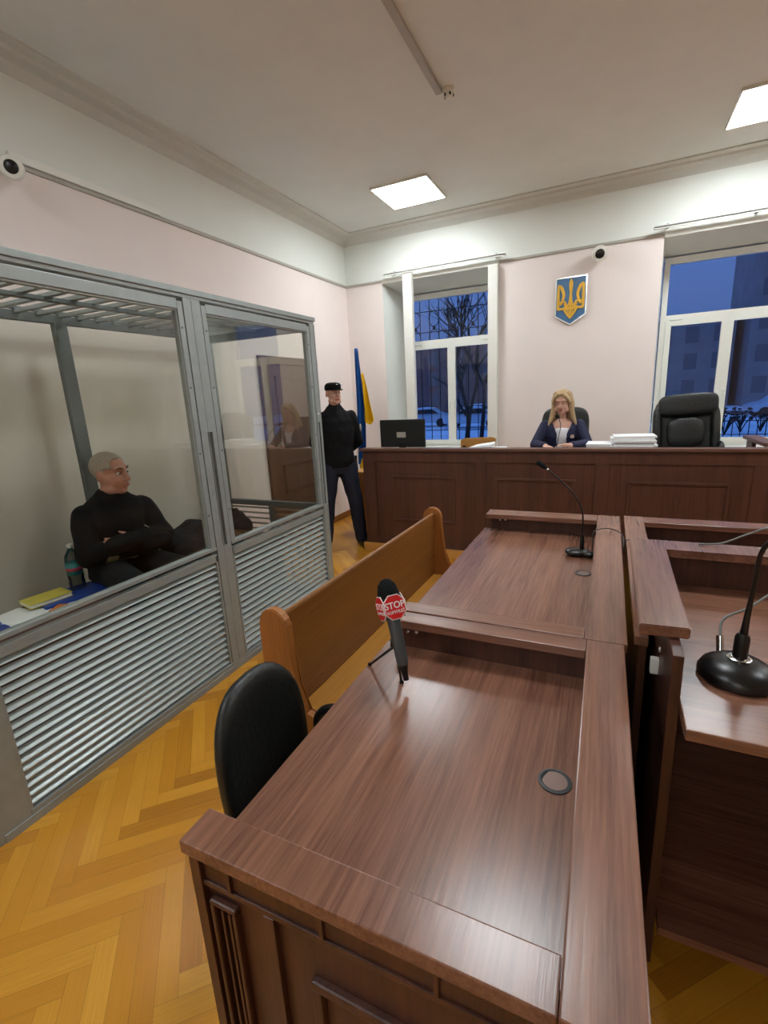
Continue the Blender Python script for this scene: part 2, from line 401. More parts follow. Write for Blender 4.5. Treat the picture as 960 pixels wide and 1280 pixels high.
# back wall with two splayed window openings
YW = 6.5   # plane of the window frames
WINS = [(-2.74, -1.25, -2.63, -1.36), (.392, 1.77, .452, 1.71)]
SILL, HEAD = .86, 3.012
bm = B()
def pier(x0f, x0b, x1f, x1b): prism(bm, [(x0f, YB), (x1f, YB), (x1b, YW+.12), (x0b, YW+.12)], SILL, HEAD)
(a0, a1, a2, a3), (b0, b1, b2, b3) = WINS
pier(XL, XL, a0, a2); pier(a1, a3, b0, b2); pier(b1, b3, XR, XR)
box(bm, (XL, YB, -.1), (XR, YW+.12, SILL))
prism(bm, [(YB, HEAD), (YB, ZC), (YW+.12, ZC), (YW+.12, HEAD-.09)], XL, XR, 'YZ')
struct(bm, 'wall_back', M['wallB'])
# cornices and picture rails
def run_y(name, prof, y0, y1, mat, x=XL, sg=1): return struct(prism(B(), [(x+sg*a, z) for a, z in prof], y0, y1, 'XZ'), name, mat)
def run_x(name, prof, x0, x1, mat, y=YB): return struct(prism(B(), [(y-a, z) for a, z in prof], x0, x1, 'YZ'), name, mat)
COR = [(-.02, ZC+.01), (.19, ZC+.01), (.19, ZC-.012), (.13, ZC-.018), (.115, ZC-.035), (.05, ZC-.05), (.012, ZC-.09), (0, ZC-.1), (-.02, ZC-.1)]
RAIL = [(-.01, 3.03), (.012, 3.03), (.016, 3.045), (.012, 3.058), (-.01, 3.06)]
run_y('trim_1', COR, YF, YB, M['molding']); run_x('trim_2', COR, XL, XR, M['molding'])
run_y('trim_3', RAIL, YF, YB, M['rail_grey'])
bm = B()
for x0, x1 in ((XL, a0-.0), (a1, b0), (b1, XR)): prism(bm, [(YB-a, z) for a, z in RAIL], x0, x1, 'YZ')
struct(bm, 'trim_4', M['rail_grey'])
struct(box(B(), (a0, YB-.014, HEAD), (a1, YB+.01, HEAD+.035)), 'trim_5', M['white_pl'])
struct(box(B(), (b0, YB-.014, HEAD), (b1, YB+.01, HEAD+.035)), 'trim_6', M['white_pl'])
BAS = M['pew']
struct(box(box(B(), (XL, YF, 0), (XL+.018, 3.98, .08)), (XL, 5.06, 0), (XL+.018, YB, .08)), 'baseboard_left', BAS)
struct(box(B(), (XL, YB-.018, 0), (XR, YB, .08)), 'baseboard_back', BAS)
# windows
def window(n, x0, x1, lab=''):
    root = bpy.data.objects.new('window_%d' % n, None); COL.objects.link(root); root.location = (x0, YW, SILL); ORG[root] = Vector((x0, YW, SILL)); root['kind'] = 'structure'
    z0, z1 = SILL+.03, 2.925; y0, y1 = YW-.035, YW+.03; zt = 2.29; xm = (x0+x1)/2; W = M['white_pl']
    f = B(); t = .055
    box(f, (x0, y0, z0), (x0+t, y1, z1)); box(f, (x1-t, y0, z0), (x1, y1, z1))
    box(f, (x0+t, y0, z1-.07), (x1-t, y1, z1)); box(f, (x0+t, y0, z0), (x1-t, y1, z0+.04)); box(f, (x0+t, y0, zt-.03), (x1-t, y1, zt+.04))
    fin(f, 'window_frame', W, root)
    gt = fin(box(B(), (x0+t-.01, YW-.006, zt+.03), (x1-t+.01, YW+.01, z1-.06)), 'pane', M['glass_win'], root)
    for a, b, hs in ((x0+t, xm+.006, 1), (xm+.006, x1-t, -1)):
        s = B(); q = .055; ys0, ys1 = y0-.014, y0+.03; zb, zu = z0+.03, zt-.02
        box(s, (a, ys0, zb), (a+q, ys1, zu)); box(s, (b-q, ys0, zb), (b, ys1, zu)); box(s, (a+q, ys0, zu-q), (b-q, ys1, zu)); box(s, (a+q, ys0, zb), (b-q, ys1, zb+q))
        so = fin(s, 'sash', W, root)
        fin(box(B(), (a+q-.006, ys0+.014, zb+q-.006), (b-q+.006, ys0+.026, zu-q+.006)), 'pane', M['glass_win'], so)
        hx = b-.03 if hs > 0 else a+.03
        h = B(); box(h, (hx-.012, ys0-.006, 1.42), (hx+.012, ys0+.001, 1.50), .002); box(h, (hx-.008, ys0-.03, 1.36), (hx+.008, ys0-.018, 1.49), .003); box(h, (hx-.006, ys0-.02, 1.47), (hx+.006, ys0, 1.485))
        fin(h, 'handle', W, so)
        hg = B(); hx = a+.1 if hs > 0 else b-.1
        box(hg, (hx-.06, ys0-.008, zu+.002), (hx+.06, ys0+.012, zu+.022), .003); fin(hg, 'hinge', W, so)
    fin(box(B(), (x0-.03, YB-.03, SILL), (x1+.03, y0+.0, SILL+.03), .004), 'window_sill', W, root)
    return root
window(1, a2, a3); window(2, b2, b3)
# white pipe casings standing in front of the left window opening
for xa, xb, za, lb in ((-2.425, -2.305, 3.13, 'tall white boxed casing standing across the left part of the flagged window opening'), (-1.36, -1.25, HEAD, 'white boxed casing along the right edge of the left window opening')):
    tag(fin(box(B(), (xa, YB-.085, .302 if xa > -2 else .082), (xb, YB-.0165, za), .004), 'pipe_casing', M['white_pl'], loc=((xa+xb)/2, YB, .08)), lb, 'casing')
# door in the left wall, beyond the dock
d0, d1, dz = 3.98, 5.05, 2.08
rt = bpy.data.objects.new('door_1', None); COL.objects.link(rt); rt.location = (XL, (d0+d1)/2, 0); ORG[rt] = Vector(rt.location); rt['kind'] = 'structure'
bm = B(); box(bm, (XL-.01, d0, 0), (XL+.035, d0+.13, dz), .004); box(bm, (XL-.01, d1-.09, 0), (XL+.035, d1, dz), .004); box(bm, (XL-.01, d0+.13, dz-.08), (XL+.035, d1-.09, dz), .004)
fin(bm, 'door_frame', M['door'], rt)
bm = B(); box(bm, (XL, d0+.13, .005), (XL+.02, d1-.09, dz-.08))
for za, zb in ((.12, .5), (.6, .92), (1.12, 1.88)):
    for y0_, y1_ in ((d0+.24, d1-.2),):
        for q in (0, .03):
            box(bm, (XL+.018, y0_+q, za+q), (XL+.03-q*.2, y1_-q, za+q+.02)); box(bm, (XL+.018, y0_+q, zb-q-.02), (XL+.03-q*.2, y1_-q, zb-q))
            box(bm, (XL+.018, y0_+q, za+q), (XL+.03-q*.2, y0_+q+.02, zb-q)); box(bm, (XL+.018, y1_-q-.02, za+q), (XL+.03-q*.2, y1_-q, zb-q))
dl = fin(bm, 'door_leaf', M['door'], rt)
bm = B(); box(bm, (XL+.019, 4.86, .86), (XL+.03, 4.90, 1.02), .003); tube(bm, [(XL+.03, 4.88, .97), (XL+.07, 4.88, .97), (XL+.075, 4.80, .965)], .008)
ellip(bm, (XL+.034, 4.88, .89), (.008, .01, .01)); fin(bm, 'door_handle', M['brass'], dl)

# ceiling lights
LIGHTS = [(-1.98, 5.06), (1.02, 5.03), (-.46, 2.42), (-1.98, -.4), (2.6, 2.42), (4.0, 5.03), (-.46, -3.0)]  # last panel is an unseen extra, added so its bounce brightens the ceiling
def light(i, x, y):
    labs = ['square ceiling light panel nearest the left wall', 'square ceiling light panel cut by the right edge of the photo']
    t = thing('ceiling_light', labs[i] if i < 2 else 'unseen square ceiling light panel behind or beside the camera', 'ceiling light', (x, y, ZC-.03), None if i < 2 else 'ceiling lights outside the photo')
    bm = B(); s, k = .3, .012
    box(bm, (x-s, y-s, ZC-.022), (x+s, y-s+k, ZC)); box(bm, (x-s, y+s-k, ZC-.022), (x+s, y+s, ZC)); box(bm, (x-s, y-s+k, ZC-.022), (x-s+k, y+s-k, ZC)); box(bm, (x+s-k, y-s+k, ZC-.022), (x+s, y+s-k, ZC))
    fin(bm, 'frame', M['white_pl'], t)
    fin(box(B(), (x-s+k, y-s+k, ZC-.018), (x+s-k, y+s-k, ZC-.004)), 'diffuser', M['lamp'], t)
for i, (x, y) in enumerate(LIGHTS): light(i, x, y)
# cable duct and detector
t = thing('smoke_detector', 'small white detector at the end of the ceiling cable duct', 'detector', (-1.122, 3.66, ZC))
fin(lathe(B(), [(.04, 0), (.04, .012), (.03, .02), (.028, .045), (.018, .055), (0, .056)], (-1.122, 3.67, ZC), 24, (0, 0, -1)), 'housing', M['white_pl'], t, smooth='auto')
for k in range(5):
    bm = B(); a = k*2*pi/5+.3; box(bm, (-1.122+.03*cos(a)-.005, 3.67+.03*sin(a)-.005, ZC-.045), (-1.122+.03*cos(a)+.005, 3.67+.03*sin(a)+.005, ZC-.03))
    fin(bm, 'sensor_slot', M['blk_plastic'], t)
tag(fin(obox(B(), (-1.16, 1.63, ZC-.012), (.045, 4.05, .024), Matrix.Rotation(.012, 3, 'Z'), .003), 'cable_duct', M['rail_grey'], loc=(-1.16, 1.63, ZC)), 'grey white cable duct running along the ceiling to the detector', 'cable duct')
tag(fin(box(B(), (XL, 1.95, 3.055), (XL+.03, 3.0, 3.10), .004), 'cable_duct', M['white_pl'], loc=(XL, 2.4, 3.06)), 'white wall cable duct on the left wall beside the security camera', 'cable duct')
# curtain rails
for x0_, x1_, lb in ((-2.68, -1.16, 'curtain rail above the left window'), (.29, 1.95, 'curtain rail above the right window behind the black leather chair')):
    t = thing('curtain_rail', 'thin white '+lb, 'curtain rail', ((x0_+x1_)/2, YB, 3.10))
    fin(box(box(B(), (x0_, YB-.10, 3.085), (x1_, YB-.045, 3.10), .002), (x0_, YB-.10, 3.077), (x1_, YB-.094, 3.106)), 'rail', M['white_pl'], t)
    for xx in (x0_+.12, (x0_+x1_)/2, x1_-.12):
        fin(box(box(B(), (xx-.012, YB-.08, 3.10), (xx+.012, YB, 3.108)), (xx-.012, YB-.006, 3.09), (xx+.012, YB, 3.135)), 'bracket', M['grey_metal'], t)
# security cameras
def seccam(c, aim, wall, lab, k=1.3):
    c = Vector(c); aim = Vector(aim).normalized(); wall = Vector(wall)
    t = thing('security_camera', lab, 'camera', c)
    fin(lathe(B(), [(0, 0), (.045, 0), (.045, .012), (.03, .022), (0, .022)], wall, 24, c-wall), 'mount', M['white_pl'], t, smooth='auto')
    fin(tube(B(), [wall, wall*.5+c*.5+Vector((0, 0, .01)), c], .014), 'bracket', M['white_pl'], t, smooth=True)
    fin(lathe(B(), [(a*k, b*k) for a, b in [(0, -.06), (.03, -.055), (.042, -.04), (.045, 0), (.045, .04), (.042, .046), (.027, .048), (.027, .036), (0, .036)]], c, 28, aim), 'body', M['white_pl'], t, smooth='auto')
    fin(lathe(B(), [(a*k, b*k) for a, b in [(.026, .0365), (.025, .044), (.015, .05), (0, .051)]], c, 28, aim), 'lens', M['blk_gloss'], t, smooth='auto')
seccam((-3.15, 1.9, 2.97), (.75, -.55, -.25), (XL, 1.93, 3.0), 'white round security camera on the left wall above the glass dock')
seccam((-.19, 5.81, 2.93), (.05, -.95, -.25), (-.19, YB, 2.98), 'small white security camera on the back wall above the coat of arms', 1.7)

# coat of arms on the back wall
def arms():
    x0, x1, zt, zb, zp = -.625, -.30, 2.775, 2.375, 2.275; xc = (x0+x1)/2; y = YB
    t = thing('coat_of_arms', 'blue shield with a golden trident hanging on the back wall', 'coat of arms', (xc, y, 2.5))
    def shield(o, ya, yb): return prism(B(), [(x0+o, zt-o), (x1-o, zt-o), (x1-o, zb+o*.6), (xc, zp+o*1.15), (x0+o, zb+o*.6)], ya, yb, 'XZ')
    fin(shield(0, y-.022, y), 'shield_rim', M['chrome'], t); fin(shield(.014, y-.027, y-.004), 'shield_field', M['blue_en'], t)
    bm = B()
    cnt = [0]
    def stroke(pts, ws):
        cnt[0] += 1; yo = .00045*cnt[0]; P = curve_pts([(a, 0, b) for a, b in pts], 24); n = len(P); L = []; R = []
        for i, p in enumerate(P):
            d = (P[min(i+1, n-1)]-P[max(i-1, 0)]); d.normalize(); nn = Vector((-d.z, 0, d.x)); k = i/(n-1)*(len(ws)-1); j = min(int(k), len(ws)-2); ww = ws[j]+(ws[j+1]-ws[j])*(k-j)
            ww *= 1.3; L.append(p+nn*ww/2); R.append(p-nn*ww/2)
        # one closed ribbon as a strip of quads, thickness ~9 mm
        fr = [[bm.verts.new((xc+q.x, y-.034-yo, 2.56+q.z)) for q in S] for S in (L, R)]; bk = [[bm.verts.new((xc+q.x, y-.026, 2.56+q.z)) for q in S] for S in (L, R)]
        for i in range(n-1):
            bm.faces.new((fr[0][i], fr[0][i+1], fr[1][i+1], fr[1][i])); bm.faces.new((bk[0][i], bk[1][i], bk[1][i+1], bk[0][i+1]))
            for S in (0, 1): bm.faces.new((fr[S][i], bk[S][i], bk[S][i+1], fr[S][i+1]))
        for i in (0, n-1): bm.faces.new((fr[0][i], fr[1][i], bk[1][i], bk[0][i]))
    stroke([(0, .19), (0, .14), (0, .06), (0, -.04)], [.004, .03, .028, .018, .03])                # centre prong
    stroke([(0, .0), (-.012, -.05), (-.04, -.10), (-.065, -.085)], [.016, .016, .016, .018])
    stroke([(0, .0), (.012, -.05), (.04, -.10), (.065, -.085)], [.016, .016, .016, .018])
    for s in (-1, 1):
        stroke([(s*.128, .135), (s*.128, .05), (s*.128, -.07), (s*.126, -.112)], [.014, .02, .02, .02])   # outer prong
        stroke([(s*.13, .142), (s*.098, .11), (s*.072, .04), (s*.082, -.02), (s*.105, -.07)], [.008, .026, .022, .02, .016])   # curved blade
        stroke([(s*.128, -.03), (s*.095, -.045), (s*.068, -.03)], [.016, .016, .01])
        stroke([(s*.134, -.108), (s*.08, -.108), (s*.03, -.108), (0, -.108)], [.018, .018, .018, .018])   # cross bar
        stroke([(s*.062, -.11), (s*.05, -.14), (s*.025, -.178), (0, -.215)], [.016, .017, .017, .008])    # foot
        stroke([(s*.07, -.06), (s*.045, -.075), (s*.03, -.12), (s*.012, -.17)], [.012, .013, .013, .01])
        stroke([(s*.066, -.03), (s*.05, -.055), (s*.04, -.085)], [.012, .014, .012])
    stroke([(0, -.06), (0, -.12), (0, -.205)], [.016, .018, .014])
    fin(bm, 'trident', M['gold'], t)
arms()

# ================================================================== OUTSIDE
GZ = -.9
bm = B(); box(bm, (-60, 7.2, GZ-.3), (60, 90, GZ)); tag(struct(bm, 'ground', M['snow']), kind='structure')
tag(fin(box(B(), (-40, 44, GZ), (50, 48, GZ+.02)), 'road', M['asphalt'], loc=(0, 46, GZ)), 'dark cleared road crossing the snowy yard outside the windows', 'road')
def building(x0, x1, y, h, mat, lab, rows, cols):
    t = thing('building', lab, 'building', ((x0+x1)/2, y, GZ))
    fin(box(B(), (x0, y, GZ), (x1, y+10, GZ+h)), 'wall', mat, t)
    fin(box(B(), (x0-.3, y-.3, GZ+h), (x1+.3, y+10.3, GZ+h+.4)), 'roof', M['snow'], t)
    for r in range(rows):
        for c in range(cols):
            xx = x0+(c+.5)*(x1-x0)/cols; zz = GZ+1.2+r*(h-1)/rows
            fin(box(B(), (xx-.55, y-.05, zz), (xx+.55, y+.05, zz+1.5)), 'window', M['pane_far'], t)
building(-34, -11, 55, 8, M['facade2'], 'low dark brick building far behind the left window', 3, 7)
building(-6, 10.5, 58, 8.6, M['facade'], 'long low grey building far behind the right window', 3, 7)
building(11.2, 30, 56, 18, M['facade'], 'taller grey apartment block at the right edge of the right window', 6, 8)
def car(x, y, rz, mat, lab):
    gz = GZ+.001; t = thing('car', lab, 'car', (x, y, gz)); R = Matrix.Rotation(rz, 3, 'Z'); O = Vector((x, y, gz))
    prof = [(-2.1, .35), (-2.15, .75), (-1.7, .95), (-1.2, 1.0), (-.7, 1.42), (.7, 1.45), (1.35, 1.0), (2.0, .92), (2.15, .6), (2.1, .35)]
    bm = prism(B(), prof, -.85, .85, 'XZ'); bmesh.ops.bevel(bm, geom=[e for e in bm.edges], offset=.06, segments=2, affect='EDGES')
    for v in bm.verts:
        if v.co.z > 1.05: v.co.y *= .82
        v.co = O+R @ v.co
    fin(bm, 'body', mat, t, smooth='auto')
    bm = prism(B(), [(-1.02, 1.05), (-.68, 1.36), (.66, 1.39), (1.18, 1.05)], -.80, .80, 'XZ')
    for v in bm.verts: v.co = O+R @ Vector((v.co.x, v.co.y*(.95 if v.co.z > 1.2 else 1.08), v.co.z))
    fin(bm, 'glazing', M['blk_gloss'], t)
    bm = B(); ellip(bm, O+R @ Vector((0, 0, 1.46)), (.8, .6, .09), R); fin(bm, 'snow_cover', M['snow'], t, smooth=True)
    for a in (-1.35, 1.35):
        for b in (-.8, .8):
            bm = B(); lathe(bm, [(0, -.1), (.33, -.1), (.34, 0), (.33, .1), (0, .1)], O+R @ Vector((a, b, .33)), 20, R @ Vector((0, 1, 0))); fin(bm, 'wheel', M['tyre'], t, smooth='auto')
car(-13.6, 37, .1, M['car_w'], 'white car parked in snow seen low in the left sash of the left window')
car(-9.2, 35, .15, M['car_w'], 'pale car parked in snow seen low in the right sash of the left window')
car(-10.6, 42, 0, M['car_d'], 'dark car farther back seen through the left window')
car(2.4, 31.5, .2, M['car_d'], 'dark parked car seen beside the black chair through the right window')
car(4.6, 38, .0, M['car_r'], 'dark red car far back seen through the right window')
car(10.4, 40, .1, M['car_w'], 'pale car far back at the right edge of the right window')
def tree(x, y, h, lab, seed, r0=.08):
    rnd = random.Random(seed); bm = B()
    def br(p, d, L, r, dep):
        q = p+d*L; mid = p+d*L*.5+Vector((rnd.uniform(-1, 1), rnd.uniform(-1, 1), 0))*L*.05
        tube(bm, [p, mid, q], [r, r*.85, r*.65], 6)
        if dep == 0: return
        for k in range(3 if dep > 1 else 4):
            nd = (d+Vector((rnd.uniform(-1, 1), rnd.uniform(-1, 1), rnd.uniform(-.1, .7)))*.75).normalized()
            br(p+d*L*rnd.uniform(.55, 1), nd, L*rnd.uniform(.55, .8), r*.6, dep-1)
    br(Vector((x, y, GZ)), Vector((.05, 0, 1)).normalized(), h, r0, 4)
    tag(fin(bm, 'bare_tree', M['bark'], loc=(x, y, GZ), smooth=True), lab, 'tree')
tree(-3.2, 11.5, 2.2, 'bare winter tree with thin branches seen through the left window', 3)
tree(-6.6, 27, 3.2, 'tall bare tree farther back in the yard behind the left window', 5, .13)
# dry shrubs standing in the snow
for i, (x, y, lb) in enumerate([(4.9, 27, 'leftmost'), (5.25, 30, 'second from the left'), (5.75, 28.2, 'middle'), (6.3, 31, 'fourth from the left'), (6.6, 28.5, 'rightmost')]):
    rnd = random.Random(i+40); bm = B()
    for k in range(9):
        a = rnd.uniform(0, 6.28); e = Vector((x+.4*cos(a), y+.4*sin(a), GZ+rnd.uniform(.6, 1.1))); tube(bm, [(x, y, GZ), (Vector((x, y, GZ))+e)/2+Vector((0, 0, .12)), e], [.03, .022, .014], 5); ellip(bm, e, (.10, .10, .05), seg=8, rings=5)
    tag(fin(bm, 'dry_shrub', M['bark'], loc=(x, y, GZ), smooth=True), 'dark dry shrub in the snow outside the right window, '+lb+' of five', 'shrub', 'dry shrubs outside the right window')
# ornamental window grilles
for wi, (x0_, x1_) in enumerate(((a2, a3), (b2, b3))):
    bm = B(); yy = YW+.085; nb = 9 if wi == 0 else 0
    if nb:
        xs = [x0_+.02+(x1_-x0_-.04)*k/nb for k in range(nb+1)]
        for k, xx in enumerate(xs):
            tube(bm, [(xx, yy, SILL), (xx, yy, HEAD-.085)], .006, 6)
        for zz in (1.1, 2.45, 2.72): tube(bm, [(x0_, yy, zz), (x1_, yy, zz)], .006, 6)
        for k in range(0, nb, 2):
            cx = (xs[k]+xs[k+1])/2; hw = (xs[1]-xs[0])/2
            for zc in (2.38, 2.62):
                tube(bm, [(cx+hw*1.05*cos(a*pi/8), yy-.01, zc+.10*sin(a*pi/8)) for a in range(17)], .006, 6)
            ellip(bm, (cx, yy-.01, 2.5), (.022, .01, .03), seg=8, rings=6)
        tag(fin(bm, 'window_grille', M['iron'], loc=((x0_+x1_)/2, yy, .7)), 'black ornamental iron grille outside the left window', 'grille')
# low fence in the yard
bm = B()
for k in range(26): tube(bm, [(2.2+k*.3, 25.5, GZ), (2.2+k*.3, 25.5, GZ+.8)], .02, 6)
for zz in (.15, .74): tube(bm, [(2.1, 25.5, GZ+zz), (9.8, 25.5, GZ+zz)], .02, 6)
tag(fin(bm, 'yard_fence', M['iron'], loc=(6, 25.5, GZ)), 'low dark railing fence in the snow outside the right window', 'fence')

# ================================================================== DOCK (glass cage)
GR, GRD = M['frame_grey'], M['frame_dark']
XD, XK, Y0, YM, Y1, ZT = -2.03, -3.02, .77, 1.965, 3.12, 2.19
dock = thing('defendant_dock', 'grey metal and glass defendant dock with louvred lower walls along the left wall', 'dock', (-2.53, 1.9, 0))
def part(bm, name, mat, label=None, parent=dock, smooth=False):
    o = fin(bm, name, mat, parent, smooth=smooth)
    if label: o['label'] = label
    return o
t = .05
def slats(bm, p0, p1, z0, z1, out, n):
    """tilted slats between two plan points; out = outward unit vector"""
    p0, p1, out = Vector(p0), Vector(p1), Vector(out); d = (p1-p0)
    for i in range(n):
        zc = z0+(i+.5)*(z1-z0)/n; h = (z1-z0)/n
        a = out*.012+Vector((0, 0, -h*.24)); b = -out*.009+Vector((0, 0, h*.17)); c_ = Vector((0, 0, 1))*.0035
        vs = [bm.verts.new(Vector((q.x, q.y, zc))+k+w_) for q in (p0, p1) for k in (a, b) for w_ in (Vector((0, 0, 0)), c_-out*.002)]
        for f in ((0, 1, 3, 2), (4, 6, 7, 5), (0, 4, 5, 1), (2, 3, 7, 6), (0, 2, 6, 4), (1, 5, 7, 3)): bm.faces.new([vs[j] for j in f])
    return bm
# posts along the front
def post(x, y, w, dpt, z0=0, z1=ZT, mat=GR, nm='post'): return part(box(B(), (x-dpt/2, y-w/2, z0), (x+dpt/2, y+w/2, z1), .003), nm, mat)
post(XD-.01, Y0-.06, .12, .05)
# second, nearer bay post and filler (mostly outside the picture)
part(box(box(B(), (XD-.03, -.6, 0), (XD+.015, Y0-.12, .06), .003), (XD-.03, -.6, ZT-.05), (XD+.015, Y0-.12, ZT), .003), 'side_rail', GR)
part(box(B(), (XD-.012, -.6, .06), (XD-.004, Y0-.12, .8)), 'kick_plate', GR)
part(box(B(), (XD-.012, -.6, .82), (XD-.004, Y0-.12, ZT-.05)), 'glass_pane', M['glass_cage'])
part(box(B(), (XD-.03, -.6, .78), (XD+.015, Y0-.12, .82), .003), 'sill_rail', GR)
post(XD-.01, -.63, .06, .05)
part(box(box(B(), (XD-.035, Y0, 0), (XD+.015, Y1+.02, .058), .003), (XD+.008, Y0-.1, .0), (XD+.02, Y1+.02, .035), .002), 'bottom_rail', GR)
part(box(box(B(), (XD-.035, -.6, ZT-.04), (XD+.012, Y1+.02, ZT), .003), (XD+.005, -.6, ZT-.022), (XD+.022, Y1+.03, ZT+.006), .002), 'top_rail', GR)
# two front bays
def bay(y0, y1, nm, slot_y, slot_z, n):
    zs0, zs1 = .755, .80
    g = B()
    ft = .034
    box(g, (XD-.02, y0, .06), (XD+.012, y0+.012, zs0)); box(g, (XD-.02, y1-.012, .06), (XD+.012, y1, zs0))
    box(g, (XD-.022, y0, zs0-.035), (XD+.012, y1, zs0+.01), .002)
    box(g, (XD-.026, y0, zs1-.012), (XD+.016, y1, zs1+.008), .002)
    box(g, (XD-.02, y0, zs1), (XD+.012, y0+ft, ZT-.06), .003); box(g, (XD-.02, y1-ft, zs1), (XD+.012, y1, ZT-.06), .003)
    box(g, (XD-.02, y0+ft, ZT-.10), (XD+.012, y1-ft, ZT-.05), .003); box(g, (XD-.024, y0+ft-.004, zs1), (XD+.004, y0+ft+.008, ZT-.09)); box(g, (XD-.024, y1-ft-.008, zs1), (XD+.004, y1-ft+.004, ZT-.09)); box(g, (XD-.024, y0+ft, ZT-.108), (XD+.004, y1-ft, ZT-.095))
    p_ = part(g, nm, GR)
    part(slats(B(), (XD-.006, y0+.012, 0), (XD-.006, y1-.012, 0), .062, zs0-.035, (1, 0, 0), n), 'louvre_panel', M['slat'], 'light grey metal louvres', p_)
    part(box(B(), (XD-.010, y0+ft, zs1+.002), (XD-.002, y1-ft, ZT-.10)), 'glass_pane', M['glass_cage'], None, p_)
    rv = B()
    for zz in (1.0, 1.35, 1.7, 2.0):
        for yy in (y0+.02, y1-.02): lathe(rv, [(.005, 0), (.004, .002), (0, .003)], (XD+.012, yy, zz), 8, (1, 0, 0))
    part(rv, 'rivets', M['slot'], None, p_)
bay(Y0, 1.92, 'fixed_bay', None, None, 17)
bay(2.045, 3.075, 'dock_door', None, None, 16)
# mullion with hand slot, end post with hand slot
def slotted(y0, y1, s0, s1, z0, z1):
    g = B(); box(g, (XD-.035, y0, .05), (XD+.014, y1, z0), .002); box(g, (XD-.035, y0, z1), (XD+.014, y1, ZT-.04), .002)
    box(g, (XD-.035, y0, z0), (XD+.014, s0, z1)); box(g, (XD-.035, s1, z0), (XD+.014, y1, z1))
    box(g, (XD+.012, y0+.052, .05), (XD+.016, y0+.056, ZT-.05))
    return part(g, 'mullion', GR)
slotted(1.925, 2.04, 1.972, 2.008, .80, 1.46)
slotted(3.08, 3.145, 3.098, 3.12, .80, 1.44)
part(box(B(), (XD+.014, 3.10, 1.50), (XD+.0155, 3.115, 1.512)), 'sticker', M['white_ink'])
# end wall facing the judge
g = B(); ye = 3.10
for xa, xb in ((XK-.03, XK+.015),): box(g, (xa, ye-.02, 0), (xb, ye+.02, ZT), .003)
box(g, (XK, ye-.02, 2.10), (XD-.03, ye+.02, 2.17), .003); box(g, (XK, ye-.02, .755), (XD-.03, ye+.02, .80), .003); box(g, (XK, ye-.02, 0), (XD-.03, ye+.02, .06), .003)
box(g, (-2.575, ye-.018, .06), (-2.535, ye+.018, .755), .002)
ef = part(g, 'end_frame', GRD)
part(slats(B(), (XK+.02, ye, 0), (-2.575, ye, 0), .06, .755, (0, 1, 0), 15), 'louvre_panel', M['slat'], None, ef)
part(slats(B(), (-2.535, ye, 0), (XD-.03, ye, 0), .06, .755, (0, 1, 0), 15), 'louvre_panel', M['slat'], None, ef)
part(box(B(), (XK+.015, ye-.004, .80), (XD-.03, ye+.004, 2.10)), 'glass_pane', M['glass_cage'], None, ef)
# back wall of the dock
g = B()
for yy in (Y0-.1, 1.90, 3.02): box(g, (XK-.02, yy-.038, 0), (XK+.02, yy+.038, 2.13), .003)
box(g, (XK-.02, -.6, 2.12), (XK+.02, ye, 2.17), .003); box(g, (XK-.02, -.6, .0), (XK+.02, ye, .06), .003)
bf = part(g, 'back_frame', GRD)
for ya, yb in ((-.6, Y0-.138), (Y0-.062, 1.862), (1.938, 2.982)): part(box(B(), (XK-.005, ya, .06), (XK+.003, yb, 2.12)), 'glass_pane', M['glass_cage'], None, bf)
# grille on top
g = B()
yy = -.55
while yy < 3.08:
    box(g, (XK-.01, yy-.014, 2.155), (XD-.03, yy+.014, 2.175), .002); yy += .117
tp = part(g, 'roof_bars', GR); 
part(box(box(B(), (-2.53, -.6, 2.135), (-2.49, 3.08, 2.155), .002), (XK-.0, -.6, 2.176), (XK+.03, 3.08, 2.19), .002), 'roof_beam', GRD)
# bench inside
bch = thing('dock_bench', 'dark brown wooden bench inside the glass dock against its back', 'bench', (-2.75, 1.9, 0))
fin(box(B(), (XK+.025, .7, .50), (-2.42, 3.05, .535), .004), 'seat_board', M['dark_x'], bch)
fin(box(B(), (-2.47, .72, .0), (-2.45, 3.05, .50)), 'front_board', M['dark_x'], bch)
SB = .535
# items on the bench
def sheet(c, sx_, sy_, rz, z, th, mat, nm, lab, cat, curl=0, group=None):
    bm = B(); R = Matrix.Rotation(rz, 3, 'Z'); obox(bm, (c[0], c[1], z+th/2), (sx_, sy_, th), R, min(th*.3, .002)); return tag(fin(bm, nm, mat, loc=(c[0], c[1], z)), lab, cat, group)
sheet((-2.87, 1.20), .22, .30, .10, SB+.0005, .003, M['paper'], 'paper_sheet', 'white printed sheet lying on the dock bench nearest the left photo edge', 'paper')
sheet((-2.79, 1.34), .21, .28, .35, SB+.0045, .002, M['paper'], 'paper_sheet', 'small white sheet under the orange card on the dock bench', 'paper')
sheet((-2.80, 1.03), .20, .30, -.1, SB+.0005, .004, M['folder_blue'], 'blue_card', 'thin blue card edge under papers at the left photo edge on the dock bench', 'card')
sheet((-2.72, 1.40), .06, .09, .5, SB+.0068, .014, M['orange'], 'orange_packet', 'small orange packet lying beside the papers on the dock bench', 'packet')
sheet((-2.86, 1.555), .24, .33, -.25, SB+.0005, .02, M['folder_blue'], 'blue_folder', 'bright blue plastic folder lying flat on the dock bench', 'folder')
bk = thing('yellow_book', 'yellow covered paperback book lying on the blue folder in the dock', 'book', (-2.9, 1.44, SB+.021)); R = Matrix.Rotation(-.12, 3, 'Z')
obox_b = obox(B(), (-2.90, 1.44, SB+.021+.011), (.14, .21, .018), R); fin(obox_b, 'pages', M['paper'], bk)
